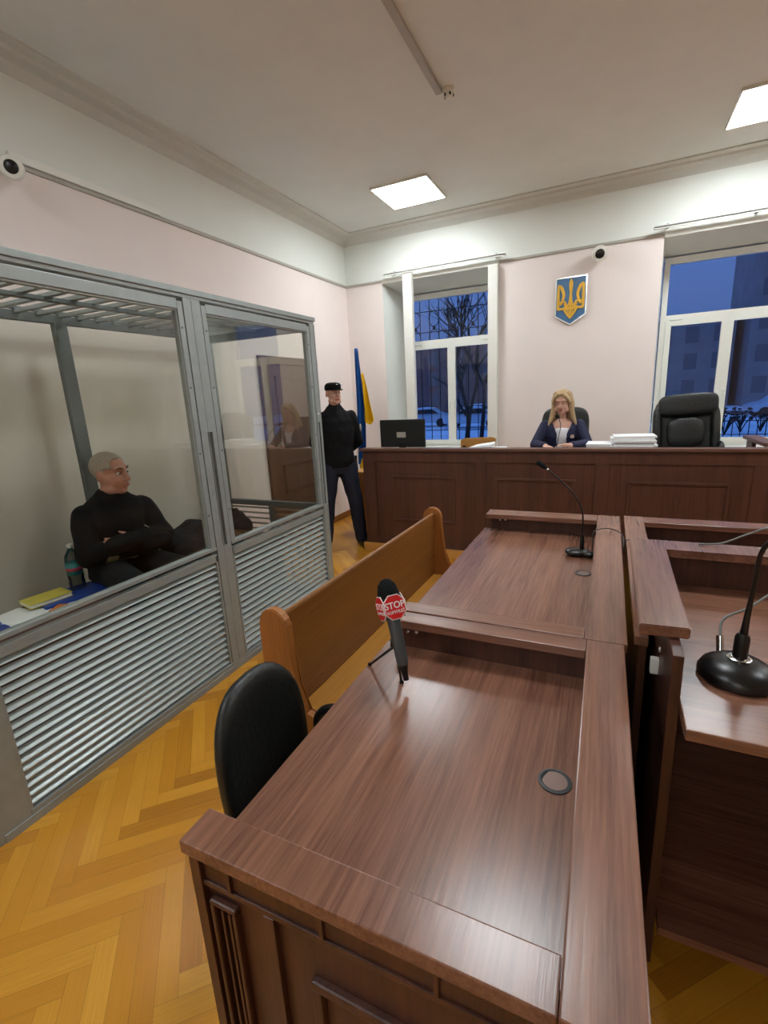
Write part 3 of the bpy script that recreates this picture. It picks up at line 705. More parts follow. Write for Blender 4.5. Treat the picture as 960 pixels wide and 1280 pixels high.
bm = B(); obox(bm, (-2.90, 1.44, SB+.021+.0215), (.15, .22, .003), R); obox(bm, (-2.90, 1.44, SB+.021+.001), (.15, .22, .002), R); fin(bm, 'cover', M['yellow_cv'], bk)
# bottle
bt = thing('water_bottle', 'large clear plastic water bottle standing left of the seated man on the dock bench', 'bottle', (-2.90, 1.625, SB))
fin(lathe(B(), [(0, .002), (.035, 0), (.043, .01), (.043, .07), (.040, .08), (.043, .09), (.043, .2), (.036, .235), (.018, .265), (.014, .27), (.014, .285), (0, .285)], (-2.90, 1.625, SB), 24), 'bottle_body', M['bottle'], bt, smooth='auto')
fin(lathe(B(), [(.0437, .115), (.0437, .19)], (-2.90, 1.625, SB), 24), 'label', M['teal'], bt, smooth=True)
fin(lathe(B(), [(.0441, .14), (.0441, .16)], (-2.90, 1.625, SB), 24), 'label_band', M['pink'], bt, smooth=True)
fin(lathe(B(), [(0, .283), (.016, .283), (.016, .302), (0, .303)], (-2.90, 1.625, SB), 20), 'cap', M['white_pl'], bt, smooth='auto')
# coat and bag
def lump(specs, voxel=.012, noise=.012, seed=1):
    bm = B()
    for c, r, rz in specs: ellip(bm, c, r, Matrix.Rotation(rz, 3, 'Z'), .8)
    nb = remesh(bm, voxel, 5)
    from mathutils import noise as N
    nb.normal_update()
    for v in nb.verts:
        d = N.noise(v.co*9+Vector((seed, 0, 0)))*noise*1.6+N.noise(v.co*22)*noise*.6
        v.co += v.normal*d
        if v.co.z < SB+.002: v.co.z = SB+.002
    return nb
tag(fin(lump([((-2.72, 2.42, .60), (.17, .24, .075), .1), ((-2.82, 2.34, .65), (.12, .18, .08), .4), ((-2.66, 2.60, .585), (.16, .15, .06), -.3), ((-2.85, 2.52, .67), (.10, .16, .085), 0)]), 'folded_coat', M['coat_grey'], loc=(-2.74, 2.42, SB), smooth=True), 'dark grey coat heaped on the dock bench right of the seated man', 'coat')
bg = thing('black_bag', 'soft black bag on the dock bench seen through the dock door glass', 'bag', (-2.8, 2.86, SB))
fin(lump([((-2.83, 2.85, .65), (.13, .14, .12), 0), ((-2.74, 2.84, .62), (.13, .12, .085), .3), ((-2.87, 2.80, .71), (.09, .1, .08), .3)], seed=4), 'bag_body', M['blk_cloth'], bg, smooth=True)
fin(tube(B(), curve_pts([(-2.74, 2.76, .70), (-2.72, 2.79, .76), (-2.74, 2.88, .77), (-2.76, 2.93, .70)], 20), .008, 8), 'strap', M['blk_cloth'], bg, smooth=True)

# ================================================================== JUDGE'S BENCH
jb = thing('judge_bench', 'long dark walnut judges bench with panelled front and raised mouldings', 'desk', (-.3, 4.6, .085))
JY, JT = 4.34, 1.095
tag(fin(box(B(), (-2.335, 4.29, 0), (3.2, 4.80, .085), .003), 'bench_plinth', M['light_x'], loc=(0, 4.4, 0)), 'low light wooden plinth under the judges bench', 'plinth')
tag(fin(box(B(), (-1.9, 4.82, 0), (3.2, YB-.02, .30), .003), 'podium', M['light_x'], loc=(0, 5.3, 0)), 'raised wooden podium behind the judges bench', 'podium')
fin(box(B(), (-2.31, JY, .085), (3.2, JY+.03, 1.07)), 'front_panel', M['bench_z'], jb)
g = B()   # stiles and rails
box(g, (-2.31, JY-.012, .965), (3.2, JY, 1.062), .002); box(g, (-2.31, JY-.012, .085), (3.2, JY, .15), .002)
for xa, xb in ((-2.31, -2.17), (-1.12, -1.015), (-.085, .02), (1.0, 1.11), (2.1, 2.2), (3.1, 3.2)): box(g, (xa, JY-.012, .15), (xb, JY, .965), .002)
fin(g, 'frame_rails', M['bench_z'], jb)
def moulding(bm, x0, x1, z0, z1, y, w=.022, d=.014):
    for q in ((x0, z1-w, x1, z1), (x0, z0, x1, z0+w), (x0+.0005, z0+w, x0+w, z1-w), (x1-w, z0+w, x1-.0005, z1-w)):
        box(bm, (q[0], y-d, q[1]), (q[2], y+.002, q[3]), .004)
for xa, xb in ((-1.98, -1.32), (-.93, -.235), (.165, .87), (1.26, 1.96), (2.35, 2.95)):
    bm = B(); moulding(bm, xa, xb, .35, .825, JY); fin(bm, 'moulding', M['bench_z'], jb)
fin(box(B(), (-2.335, JY-.035, 1.07), (3.22, JY+.09, JT), .003), 'top_cap', M['bench_x'], jb)
fin(box(B(), (-2.31, JY+.03, 1.02), (3.2, JY+.46, 1.045), .003), 'desktop', M['bench_x'], jb)
fin(box(B(), (-2.31, JY+.03, .086), (-2.285, JY+.46, 1.02)), 'side_panel', M['bench_z'], jb)
fin(box(B(), (3.175, JY+.03, .086), (3.2, JY+.46, 1.02)), 'side_panel', M['bench_z'], jb)
# taller side return at the right end
sr = thing('side_desk', 'dark walnut side partition rising behind the right end of the judges bench', 'partition', (1.12, 4.7, .3))
fin(box(B(), (1.08, 4.83, .30), (1.105, 5.02, 1.10)), 'panel', M['bench_z'], sr)
fin(box(B(), (1.055, 4.39, 1.10), (1.16, 5.05, 1.128), .003), 'cap', M['bench_x'], sr)
DT = 1.045
# monitor
mo = thing('computer_monitor', 'black computer monitor seen from behind on the left end of the judges bench', 'monitor', (-1.93, 4.52, DT))
yb_ = 4.50
fin(box(B(), (-2.175, yb_, 1.09), (-1.675, yb_+.022, 1.372), .008), 'back_shell', M['screen_blk'], mo, smooth=False)
fin(box(B(), (-2.165, yb_+.022, 1.10), (-1.685, yb_+.025, 1.362)), 'screen', M['blk_gloss'], mo)
fin(box(B(), (-1.985, yb_-.0025, 1.19), (-1.885, yb_+.001, 1.245)), 'rating_label', M['rail_grey'], mo)
bm = B(); box(bm, (-1.96, yb_-.01, DT+.01), (-1.89, yb_+.02, 1.14), .004); lathe(bm, [(0, 0), (.1, 0), (.1, .008), (.04, .014), (0, .014)], (-1.925, yb_+.005, DT), 28); fin(bm, 'stand', M['blk_plastic'], mo, smooth='auto')
# papers
def stack(name, cx, cy, z, n, w_, d_, th, lab, seed, jit=.016):
    rnd = random.Random(seed); root = thing(name, lab, 'papers', (cx, cy, z)); zz = z
    for i in range(n):
        bm = B(); obox(bm, (cx+rnd.uniform(-jit, jit), cy+rnd.uniform(-jit, jit), zz+th/2), (w_*rnd.uniform(.95, 1), d_, th*.96), Matrix.Rotation(rnd.uniform(-.08, .08), 3, 'Z') @ Matrix.Rotation(rnd.uniform(-.012, .012), 3, 'Y'), .002)
        fin(bm, 'case_file', M['paper'], root); zz += th
stack('paper_stack', .195, 4.70, DT, 7, .34, .25, .018, 'tallest stack of white case files left of the black leather chair on the judges bench', 3)
stack('paper_stack', -.075, 4.66, DT, 4, .21, .27, .017, 'low stack of white papers just right of the seated judge', 5)
bm = B(); 
for k in range(6):
    obox(bm, (-1.18+.012*k, 4.66+.01*k, DT+.004+.0085*k), (.30-.02*k, .22, .007), Matrix.Rotation(.05*k-.1, 3, 'Z') @ Matrix.Rotation(-.03*k, 3, 'Y'), .001)
tag(fin(bm, 'paper_stack', M['paper'], loc=(-1.16, 4.68, DT)), 'loose fanned white papers in front of the light wood chair on the judges bench', 'papers')
sheet((-.93, 4.55), .13, .2, .3, DT+.001, .035, M['paper'], 'paper_stack', 'small white booklet right of the fanned papers on the judges bench', 'papers')
sheet((-.40, 4.60), .30, .21, .05, DT+.001, .012, M['paper'], 'case_file', 'open white case file under the hands of the judge', 'papers')
# light wood chair behind the papers
ch = thing('wooden_chair', 'light wooden chair behind the judges bench below the left window', 'chair', (-1.28, 5.15, .30))
fin(box(B(), (-1.46, 5.03, .72), (-1.1, 5.4, .75), .01), 'seat', M['light_x'], ch)
bm = B(); prism(bm, [(-1.46, 1.0), (-1.46, 1.105), (-1.42, 1.125), (-1.12, 1.135), (-1.08, 1.12), (-1.08, 1.0)], 5.03, 5.055, 'XZ'); fin(bm, 'backrest', M['light_x'], ch)
for xx in (-1.44, -1.12):
    fin(box(B(), (xx, 5.03, .30), (xx+.035, 5.065, 1.05)), 'leg', M['light_z'], ch); fin(box(B(), (xx, 5.36, .30), (xx+.035, 5.395, .72)), 'leg', M['light_z'], ch)
# leather armchair
def swivel_base(cx, cy, z, root, r=.3, mat=None):
    bm = B(); 
    for k in range(5):
        a = k*2*pi/5+.3; e = Vector((cx+r*cos(a), cy+r*sin(a), z+.055)); tube(bm, [(cx, cy, z+.11), e], [.025, .014], 8)
    lathe(bm, [(0, .06), (.04, .06), (.04, .13), (.025, .14), (.025, .38), (0, .38)], (cx, cy, z), 16); fin(bm, 'base', M['blk_plastic'], root, smooth='auto')
    for k in range(5):
        a = k*2*pi/5+.3; bm = B(); lathe(bm, [(0, -.018), (.025, -.018), (.028, 0), (.025, .018), (0, .018)], (cx+r*cos(a), cy+r*sin(a), z+.0285), 14, (-sin(a), cos(a), 0)); fin(bm, 'castor', M['blk_plastic'], root, smooth='auto')
def cush(parts, mat, nm, root, voxel=.01, sm=5, bend=None):
    bm = B()
    for c, r, R, e in parts: ellip(bm, c, r, R, e, 28, 18)
    nb = remesh(bm, voxel, sm)
    if bend:
        for v in nb.verts: bend(v)
    return fin(nb, nm, mat, root, smooth=True)
ac = thing('leather_armchair', 'large empty black leather armchair behind the judges bench before the right window', 'chair', (.64, 5.12, .30)); I3 = Matrix.Identity(3)
Rt = Matrix.Rotation(-.12, 3, 'X') @ Matrix.Rotation(-.05, 3, 'Y')
cush([((.63, 5.05, .80), (.25, .26, .07), None, .5)], M['blk_leather'], 'seat', ac)
cush([((.635, 5.17, 1.16), (.255, .05, .32), Rt, .42), ((.635, 5.14, 1.40), (.235, .05, .10), Rt, .5), ((.405, 5.13, 1.14), (.035, .06, .24), Rt, .6), ((.865, 5.13, 1.14), (.035, .06, .24), Rt, .6)], M['blk_leather'], 'backrest', ac)
cush([((.63, 5.105, 1.15), (.15, .05, .14), Rt, .6)], M['blk_leather'], 'lumbar_cushion', ac)
for xx, in ((.36,), (.90,)): 
    fin(tube(B(), curve_pts([(xx, 5.25, .82), (xx, 5.22, 1.02), (xx, 5.0, 1.045), (xx, 4.96, .86)], 24), .022, 10), 'armrest', M['blk_plastic'], ac, smooth=True)
swivel_base(.63, 5.1, .30, ac)
# judge's own chair
jc = thing('office_chair', 'black padded office chair behind the seated judge', 'chair', (-.42, 5.3, .30))
cush([((-.42, 5.1, .76), (.24, .23, .05), None, .5)], M['blk_leather'], 'seat', jc)
cush([((-.42, 5.30, 1.13), (.235, .04, .28), Matrix.Rotation(-.08, 3, 'X'), .45)], M['blk_leather'], 'backrest', jc)
for xx in (-.68, -.155): fin(tube(B(), curve_pts([(xx, 5.28, .85), (xx, 5.26, 1.0), (xx, 5.02, 1.0), (xx, 4.98, .8)], 24), .018, 10), 'armrest', M['blk_plastic'], jc, smooth=True)
swivel_base(-.42, 5.14, .30, jc)

# flag and the light cabinet by the bench end
fg = thing('flag', 'blue and yellow flag hanging from a pole in the corner behind the guard', 'flag', (-2.74, 5.28, .0))
fin(tube(B(), [(-2.82, 5.33, .04), (-2.815, 5.315, 2.16)], .010, 10), 'pole', M['light_z'], fg, smooth=True)
fin(lathe(B(), [(0, 0), (.16, 0), (.16, .02), (.03, .05), (.02, .12), (0, .12)], (-2.82, 5.32, 0), 24), 'base', M['blk_plastic'], fg, smooth='auto')
def cloth(z_of, x_of, mat, nm, n=26, m=14):
    bm = B(); G = []
    for i in range(n+1):
        row = []
        for j in range(m+1):
            u, v = i/n, j/m; x = x_of(u, v); z = z_of(u, v)
            y = 5.27+.028*sin(v*9+u*2.2)*min(1, u*2.5+.1)
            row.append(bm.verts.new((x, y, z)))
        G.append(row)
    for i in range(n):
        for j in range(m): bm.faces.new((G[i][j], G[i+1][j], G[i+1][j+1], G[i][j+1]))
    bmesh.ops.solidify(bm, geom=bm.faces[:], thickness=.003)
    return fin(bm, nm, mat, fg, smooth=True)
cloth(lambda u, v: 2.19-u*1.40, lambda u, v: -2.835-.055*u+v*(.045+.10*min(1, u*1.6)), M['flag_blue'], 'blue_band')
cloth(lambda u, v: 1.90-u*(.62-.12*abs(v-.5)), lambda u, v: -2.765+.0*u+v*(.03+.13*u), M['flag_yel'], 'yellow_band')
cloth(lambda u, v: .86-u*.22, lambda u, v: -2.88+v*.11+.02*u, M['flag_yel'], 'lower_fold', 8, 8)
cb = thing('low_cabinet', 'narrow light wooden cabinet standing between the guard and the judges bench', 'cabinet', (-2.50, 4.9, 0))
fin(box(B(), (-2.66, 4.72, .0), (-2.34, 5.1, .76), .003), 'body', M['light_z'], cb); fin(box(B(), (-2.67, 4.705, .76), (-2.33, 5.11, .785), .003), 'top', M['light_x'], cb)

# ================================================================== DESKS IN THE MIDDLE
RZ, SZ = .85, .74
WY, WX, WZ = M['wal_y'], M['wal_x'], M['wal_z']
def screws(bm, pts, ax=(0, -1, 0)):
    for p in pts: lathe(bm, [(.009, 0), (.007, .004), (0, .005)], p, 12, ax)
    return bm
def grommet(x, y, z, root):
    fin(lathe(B(), [(.036, 0), (.036, .003), (.030, .005), (.027, .002), (.027, 0)], (x, y, z), 32), 'grommet_ring', M['slot'], root, smooth='auto')
    bm = B(); pts = [(x+.027*cos(a), y+.027*sin(a)) for a in [radians(-150+300*k/28-20) for k in range(29)]]
    prism(bm, pts, z+.0005, z+.003); fin(bm, 'grommet_lid', M['wal_light'], root)
    fin(lathe(B(), [(0, 0), (.027, 0), (.027, .0004), (0, .0004)], (x, y, z+.0002), 24), 'grommet_hole', M['slot'], root)
M['wal_light'] = plain('lid_brown', (128, 104, 94), .35, .2)
# --- near desk
nd = thing('courtroom_desk', 'nearest walnut desk with raised rim, filling the foreground', 'desk', (-.3, 1.0, 0))
X0, X1 = -.66, .082; yn0, yn1 = .445, 1.43; SL = -.022
fin(box(B(), (X0-.02, yn0+.072, SZ-.025), (SL+.06, yn1-.02, SZ), .002), 'desktop', WY, nd)
fin(box(B(), (X0, yn0, RZ-.028), (SL, yn0+.075, RZ), .003), 'front_rim', WY, nd)
fin(box(B(), (SL+.001, yn0, RZ-.028), (X1, yn1, RZ), .003), 'side_rim', WY, nd)
fin(box(B(), (X0+.03, yn1-.072, RZ-.028), (SL, yn1, RZ), .003), 'back_rim', WX, nd)
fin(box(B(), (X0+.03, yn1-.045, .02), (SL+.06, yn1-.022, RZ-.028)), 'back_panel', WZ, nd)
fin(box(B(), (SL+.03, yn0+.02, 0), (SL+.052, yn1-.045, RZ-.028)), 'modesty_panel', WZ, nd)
fin(screws(B(), [(-.595, yn1-.045, .80), (-.562, yn1-.045, .802)]), 'screws', M['chrome'], nd)
grommet(-.066, .945, SZ, nd)
g = B()   # panelled front towards the camera
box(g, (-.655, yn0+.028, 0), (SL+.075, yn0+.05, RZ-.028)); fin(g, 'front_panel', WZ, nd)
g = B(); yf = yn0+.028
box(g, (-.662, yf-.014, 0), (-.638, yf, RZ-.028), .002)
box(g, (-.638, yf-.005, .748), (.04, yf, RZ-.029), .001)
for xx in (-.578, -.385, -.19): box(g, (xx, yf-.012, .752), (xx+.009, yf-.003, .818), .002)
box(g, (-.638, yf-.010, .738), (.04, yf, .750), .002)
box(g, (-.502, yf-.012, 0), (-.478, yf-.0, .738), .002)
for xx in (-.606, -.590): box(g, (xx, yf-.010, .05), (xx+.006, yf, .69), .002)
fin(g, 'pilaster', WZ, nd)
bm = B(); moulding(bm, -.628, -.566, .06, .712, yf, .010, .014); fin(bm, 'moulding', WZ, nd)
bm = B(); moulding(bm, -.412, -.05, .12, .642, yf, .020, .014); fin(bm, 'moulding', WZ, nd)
nd.rotation_euler.z = .010
# --- far desk
fd = thing('courtroom_desk', 'walnut desk behind the nearest one, with a gooseneck microphone on it', 'desk', (-.3, 2.2, 0))
X0, X1 = -.68, .087; yf0, yf1 = 1.436, 2.985; SL = -.034
fin(box(B(), (X0-.02, yf0+.02, SZ-.025), (SL+.06, yf1-.03, SZ), .002), 'desktop', WY, fd)
fin(box(B(), (X0+.03, yf0, RZ-.028), (SL, yf0+.072, RZ), .003), 'front_rim', WX, fd)
fin(box(B(), (SL+.001, yf0, RZ-.028), (X1, yf1+.03, RZ), .003), 'side_rim', WY, fd)
fin(box(B(), (X0, yf1-.10, RZ-.028), (SL, yf1+.03, RZ), .003), 'back_rim', WX, fd)
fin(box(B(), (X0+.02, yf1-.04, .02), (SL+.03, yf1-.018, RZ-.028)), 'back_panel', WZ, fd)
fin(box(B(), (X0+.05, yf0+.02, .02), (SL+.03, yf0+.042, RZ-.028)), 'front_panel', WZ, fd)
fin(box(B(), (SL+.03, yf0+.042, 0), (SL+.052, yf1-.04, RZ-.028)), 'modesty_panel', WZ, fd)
fin(screws(B(), [(-.60, yf1-.04, .80), (-.565, yf1-.04, .805)]), 'screws', M['chrome'], fd)
grommet(-.074, 2.29, SZ, fd)
# --- right far desk
rd = thing('courtroom_desk', 'low walnut desk behind the taller right one, with raised rims', 'desk', (.8, 2.4, 0))
fin(box(B(), (.13, 2.08, SZ-.025), (1.75, 2.98, SZ), .002), 'desktop', WX, rd)
bm = B(); prism(bm, [(.108, 1.5), (.145, 1.5), (.145, 2.09), (.205, 2.09), (.205, 3.03), (.108, 3.03)], RZ-.028, RZ); fin(bm, 'side_rim', WY, rd)
fin(box(B(), (.206, 2.905, RZ-.028), (1.75, 3.03, RZ), .003), 'back_rim', WX, rd)
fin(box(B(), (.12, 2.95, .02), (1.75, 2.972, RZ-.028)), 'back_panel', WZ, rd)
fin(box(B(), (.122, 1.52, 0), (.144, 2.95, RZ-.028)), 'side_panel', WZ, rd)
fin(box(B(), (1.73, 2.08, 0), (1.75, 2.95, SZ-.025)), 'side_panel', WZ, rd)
# --- right raised desk
HZ, HS = 1.0, .85
hd = thing('raised_desk', 'taller walnut desk at the right photo edge with open shelf below', 'desk', (.8, 1.6, 0))
bm = B(); prism(bm, [(.100, 1.275), (.214, 1.285), (.214, 1.945), (1.6, 1.945), (1.6, 2.062), (.100, 2.062)], HZ-.03, HZ)
bmesh.ops.bevel(bm, geom=bm.edges[:], offset=.003, segments=2, affect='EDGES')
fin(bm, 'rim', WY, hd)
fin(box(B(), (.192, 1.085, HS-.028), (1.6, 2.0, HS), .003), 'desktop', WX, hd)
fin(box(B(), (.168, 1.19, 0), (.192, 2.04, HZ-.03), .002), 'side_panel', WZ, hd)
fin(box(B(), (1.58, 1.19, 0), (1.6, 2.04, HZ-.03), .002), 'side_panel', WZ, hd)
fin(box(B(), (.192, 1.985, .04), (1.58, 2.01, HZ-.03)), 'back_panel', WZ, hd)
fin(box(B(), (.192, 1.14, .175), (1.58, 1.985, .20), .002), 'shelf', WX, hd)
fin(screws(B(), [(.168, 1.42, .86), (.168, 1.5, .93)], (-1, 0, 0)), 'screws', M['chrome'], hd)
tag(fin(box(B(), (.1455, 1.40, .79), (.1675, 1.425, .835), .003), 'wall_plug', M['white_pl'], loc=(.156, 1.41, .79)), 'small white plastic plug clipped in the gap beside the taller desk', 'plug')
# --- pew
pw = thing('pew', 'orange brown wooden pew with rounded end panels between dock and desks', 'bench', (-1.02, 2.02, 0))
def endp(y0, y1, xc):
    P = [(xc-.052, 0), (xc-.052, .80)]
    for k in range(0, 9):
        a = pi-pi*k/8; P.append((xc+.008+.060*cos(a), .835+.058*sin(a)))
    P += [(xc+.07, .78), (xc+.085, .60), (xc+.12, .50), (xc+.40, .44), (xc+.42, .40), (xc+.38, 0)]
    bm = prism(B(), P, y0, y1, 'XZ'); bmesh.ops.bevel(bm, geom=[e for e in bm.edges if e.calc_face_angle(0) < 3 and abs(e.verts[0].co.y-e.verts[1].co.y) < 1e-4], offset=.004, segments=2, affect='EDGES'); return bm
XP = -1.035
for ya, yb in ((1.20, 1.235), (2.795, 2.83)): fin(endp(ya, yb, XP), 'end_panel', M['pew_z'], pw)
fin(obox(B(), (XP+.012, 2.015, .65), (.024, 1.56, .42), Matrix.Rotation(.03, 3, 'Y'), .004), 'backrest', M['pew'], pw)
fin(box(B(), (XP+.005, 1.235, .415), (XP+.36, 2.795, .44), .004), 'seat', M['pew_seat'] if 'pew_seat' in M else wood('pew_seat', (172, 116, 44), (200, 142, 58), 'Y', .35), pw)
fin(box(B(), (XP+.05, 1.235, .30), (XP+.07, 2.795, .415)), 'seat_rail', M['pew'], pw)
pw.rotation_euler.z = -.022
# --- near office chair
oc = thing('office_chair', 'black padded office chair pushed up to the left side of the nearest desk', 'chair', (-.62, .9, 0))
def bendb(v):
    dy = v.co.y-.905; v.co.x += dy*dy*.9*1.0
    v.co.x -= (v.co.z-.45)*.06
bm = B()
prof = []
N = 36
sh = []
for k in range(N):
    a = 2*pi*k/N; ca, sa = cos(a), sin(a)
    hw = .185; hh = .255
    yy = hw*math.copysign(abs(ca)**.75, ca); zz = hh*math.copysign(abs(sa)**.8, sa)
    sh.append((yy, zz))
L = []
for xo, s in ((.0, .84), (.008, .95), (.022, 1.0), (.036, .985), (.046, .93), (.05, .80), (.052, .5), (.053, .2)):
    L.append([bm.verts.new((-.905+xo, 0.905+yy*s, .598+zz*s)) for yy, zz in sh])
for a_, b_ in zip(L, L[1:]):
    for k in range(N): bm.faces.new((a_[k], a_[(k+1) % N], b_[(k+1) % N], b_[k]))
bm.faces.new(L[0]); bm.faces.new(L[-1])
for v in bm.verts: bendb(v)
fin(bm, 'backrest', M['blk_leather'], oc, smooth=True)
cush([((-.57, .905, .46), (.22, .225, .04), None, .55)], M['blk_leather'], 'seat', oc)
fin(tube(B(), curve_pts([(-.93, .895, .62), (-.93, .895, .48), (-.86, .895, .41), (-.7, .895, .405)], 20), .02, 10), 'back_support', M['blk_plastic'], oc, smooth=True)
for yy, sg in ((.70, -1), (1.09, 1)):
    fin(tube(B(), curve_pts([(-.52, yy, .42), (-.52, yy, .60), (-.60, yy, .655), (-.70-.065*(sg > 0), yy, .64), (-.74-.06*(sg > 0), yy, .55), (-.68, yy, .43)], 30), .017, 10), 'armrest', M['blk_plastic'], oc, smooth=True)
swivel_base(-.62, .895, 0, oc, .27)

# ================================================================== MICROPHONES
# reporter's microphone on a little tripod
top = Vector((-.588, 1.205, 1.045)); bot = Vector((-.521, 1.155, .815)); ax = (top-bot).normalized()
rm = thing('reporter_microphone', 'handheld microphone with black foam and red octagonal flag on the nearest desk', 'microphone', bot)
Lm = (top-bot).length
fin(lathe(B(), [(0, .165), (.028, .168), (.033, .18), (.033, .220), (.027, .245), (.014, .261), (0, .264)], bot, 28, ax), 'foam_windscreen', M['foam'], rm, smooth=True)
fin(lathe(B(), [(0, .0), (.0155, .0), (.018, .01), (.0195, .10), (.022, .17), (0, .17)], bot, 24, ax), 'handle', M['grey_metal'], rm, smooth='auto')
fin(lathe(B(), [(0, -.045), (.008, -.045), (.010, -.02), (.0145, 0), (0, 0)], bot, 20, ax), 'antenna_tip', M['blk_plastic'], rm, smooth='auto')
# flag: red collar with octagon plates; front faces the camera
fc = bot+ax*.178
tocam = (Vector((0, 0, 1.6))-fc); nrm = (tocam-ax*tocam.dot(ax)).normalized(); sd = ax.cross(nrm).normalized()
RM = Matrix((sd, ax, nrm)).transposed() @ Matrix.Rotation(.35, 3, 'Y')   # local x = side, y = up the axis, z = outwards
fin(obox(B(), fc, (.058, .042, .062), RM, .004), 'flag_collar', M['red'], rm)
def octa(cz, r, th, mat, nm, rotm):
    bm = B(); P = [(r*cos(pi/8+k*pi/4), r*sin(pi/8+k*pi/4)) for k in range(8)]; prism(bm, P, cz, cz+th)
    for v in bm.verts: v.co = fc+rotm @ v.co
    return fin(bm, nm, mat, rm)
for k, q in enumerate((0, -pi/2, pi/2)):
    RK = RM @ Matrix.Rotation(q, 3, 'Y')
    octa(.032, .040, .002, M['white_ink'], 'flag_border', RK); octa(.0335, .0370, .0015, M['red'], 'flag_plate', RK)
    m4 = RK.to_4x4(); m4.translation = fc+RK @ Vector((0, .005, .0352)); fin(text_bm('STOP', .027, .0004, m4), 'flag_text', M['white_ink'], rm)
    m4 = RK.to_4x4(); m4.translation = fc+RK @ Vector((0, -.015, .0352)); fin(text_bm('КОРУПЦІЇ', .0115, .0004, m4), 'flag_text', M['white_ink'], rm)
tr = thing('mini_tripod', 'small black tripod holding the red flagged microphone on the nearest desk', 'tripod', (-.556, 1.18, SZ))
hub = Vector((-.560, 1.185, .855))
fin(tube(B(), [hub, (-.556, 1.19, .93)], [.014, .013], 12), 'head', M['blk_plastic'], tr, smooth=True)
for foot in ((-.672, 1.222, SZ+.004), (-.534, 1.168, SZ+.004), (-.572, 1.265, SZ+.004)):
    f = Vector(foot); lg = fin(tube(B(), [hub, f], [.0045, .0035], 8), 'leg', M['blk_plastic'], tr, smooth=True)
    fin(ellip(B(), f+Vector((0, 0, .002)), (.007, .007, .006), seg=10, rings=6), 'foot', M['blk_fabric'], lg, smooth=True)
# gooseneck on the far desk
gm = thing('gooseneck_microphone', 'slim gooseneck microphone bending left on the desk before the judges bench', 'microphone', (-.10, 2.56, SZ))
bm = B(); ellip(bm, (-.115, 2.555, SZ+.020), (.062, .05, .018), e=.8); ellip(bm, (-.055, 2.53, SZ+.018), (.035, .028, .016)); fin(remesh(bm, .004, 4), 'base', M['blk_gloss'], gm, smooth=True)
fin(lathe(B(), [(0, 0), (.012, 0), (.011, .07), (.008, .085), (0, .085)], (-.095, 2.56, SZ+.03), 16), 'neck_socket', M['blk_plastic'], gm, smooth='auto')
gp = curve_pts([(-.095, 2.56, .84), (-.10, 2.56, .97), (-.140, 2.56, 1.06), (-.216, 2.56, 1.139), (-.275, 2.56, 1.19)], 30)
fin(tube(B(), gp, .0042, 8), 'gooseneck', M['blk_plastic'], gm, smooth=True)
fin(tube(B(), [(-.273, 2.56, 1.188), (-.283, 2.56, 1.196)], .007, 12), 'ring', M['chrome'], gm, smooth=True)
fin(tube(B(), [(-.283, 2.56, 1.196), (-.30, 2.56, 1.209), (-.325, 2.56, 1.228), (-.333, 2.56, 1.234)], [.006, .0115, .013, .006], 14), 'microphone_head', M['foam'], gm, smooth=True)
tag(fin(tube(B(), curve_pts([(-.045, 2.53, SZ+.012), (-.036-.008, 2.56, .80), (-.040, 2.60, .862), (.02, 2.66, .868), (.085, 2.60, .862), (.096, 2.50, .84), (.1, 2.46, .80), (.104, 2.48, .86), (.15, 2.53, .856), (.19, 2.53, .86)], 70), .0028, 6), 'microphone_cable', M['blk_plastic'], loc=(0, 2.6, .86), smooth=True), 'thin black cable looping over the rim beside the far gooseneck microphone', 'cable')
# big dome microphone on the raised desk
cx, cy = .335, 1.352
dm = thing('desk_microphone', 'large glossy black dome based microphone on the taller right desk', 'microphone', (cx, cy, HS))
fin(lathe(B(), [(0, 0), (.082, 0), (.088, .006), (.088, .014), (.080, .030), (.060, .045), (.035, .054), (.016, .056), (0, .056)], (cx, cy, HS), 44), 'dome_base', M['blk_gloss'], dm, smooth='auto')
fin(lathe(B(), [(.014, .055), (.026, .054), (.027, .059), (.022, .062), (.014, .062)], (cx, cy, HS), 30), 'collar_ring', M['chrome'], dm, smooth='auto')
fin(tube(B(), [(cx, cy, HS+.055), (cx+.001, cy, HS+.115), (cx+.002, cy, HS+.125)], [.0165, .0165, .012], 18), 'neck_socket', M['blk_plastic'], dm, smooth='auto')
gp = curve_pts([(cx+.002, cy, HS+.12), (cx+.004, cy, HS+.17), (cx+.010, cy, HS+.27), (cx+.016, cy-.01, HS+.36), (cx+.07, cy-.05, HS+.44)], 30)
fin(tube(B(), gp, [.0095-.004*min(1, i/12) for i in range(len(gp))], 12), 'gooseneck', M['blk_plastic'], dm, smooth=True)
fin(tube(B(), [gp[-1], gp[-1]+Vector((.03, -.02, .03)), gp[-1]+Vector((.055, -.036, .055))], [.007, .013, .008], 14), 'microphone_head', M['foam'], dm, smooth=True)
fin(tube(B(), [(cx-.03, cy+.055, HS+.04), (cx-.03, cy+.075, HS+.075)], .009, 14), 'cable_connector', M['chrome'], dm, smooth='auto')
fin(tube(B(), curve_pts([(cx-.03, cy+.073, HS+.07), (cx-.02, cy+.11, HS+.11), (cx+.04, cy+.14, HS+.14), (cx+.12, cy+.20, HS+.18), (cx+.3, cy+.4, HS+.165)], 30), .0035, 8), 'cable', M['wire_grey'], dm, smooth=True)
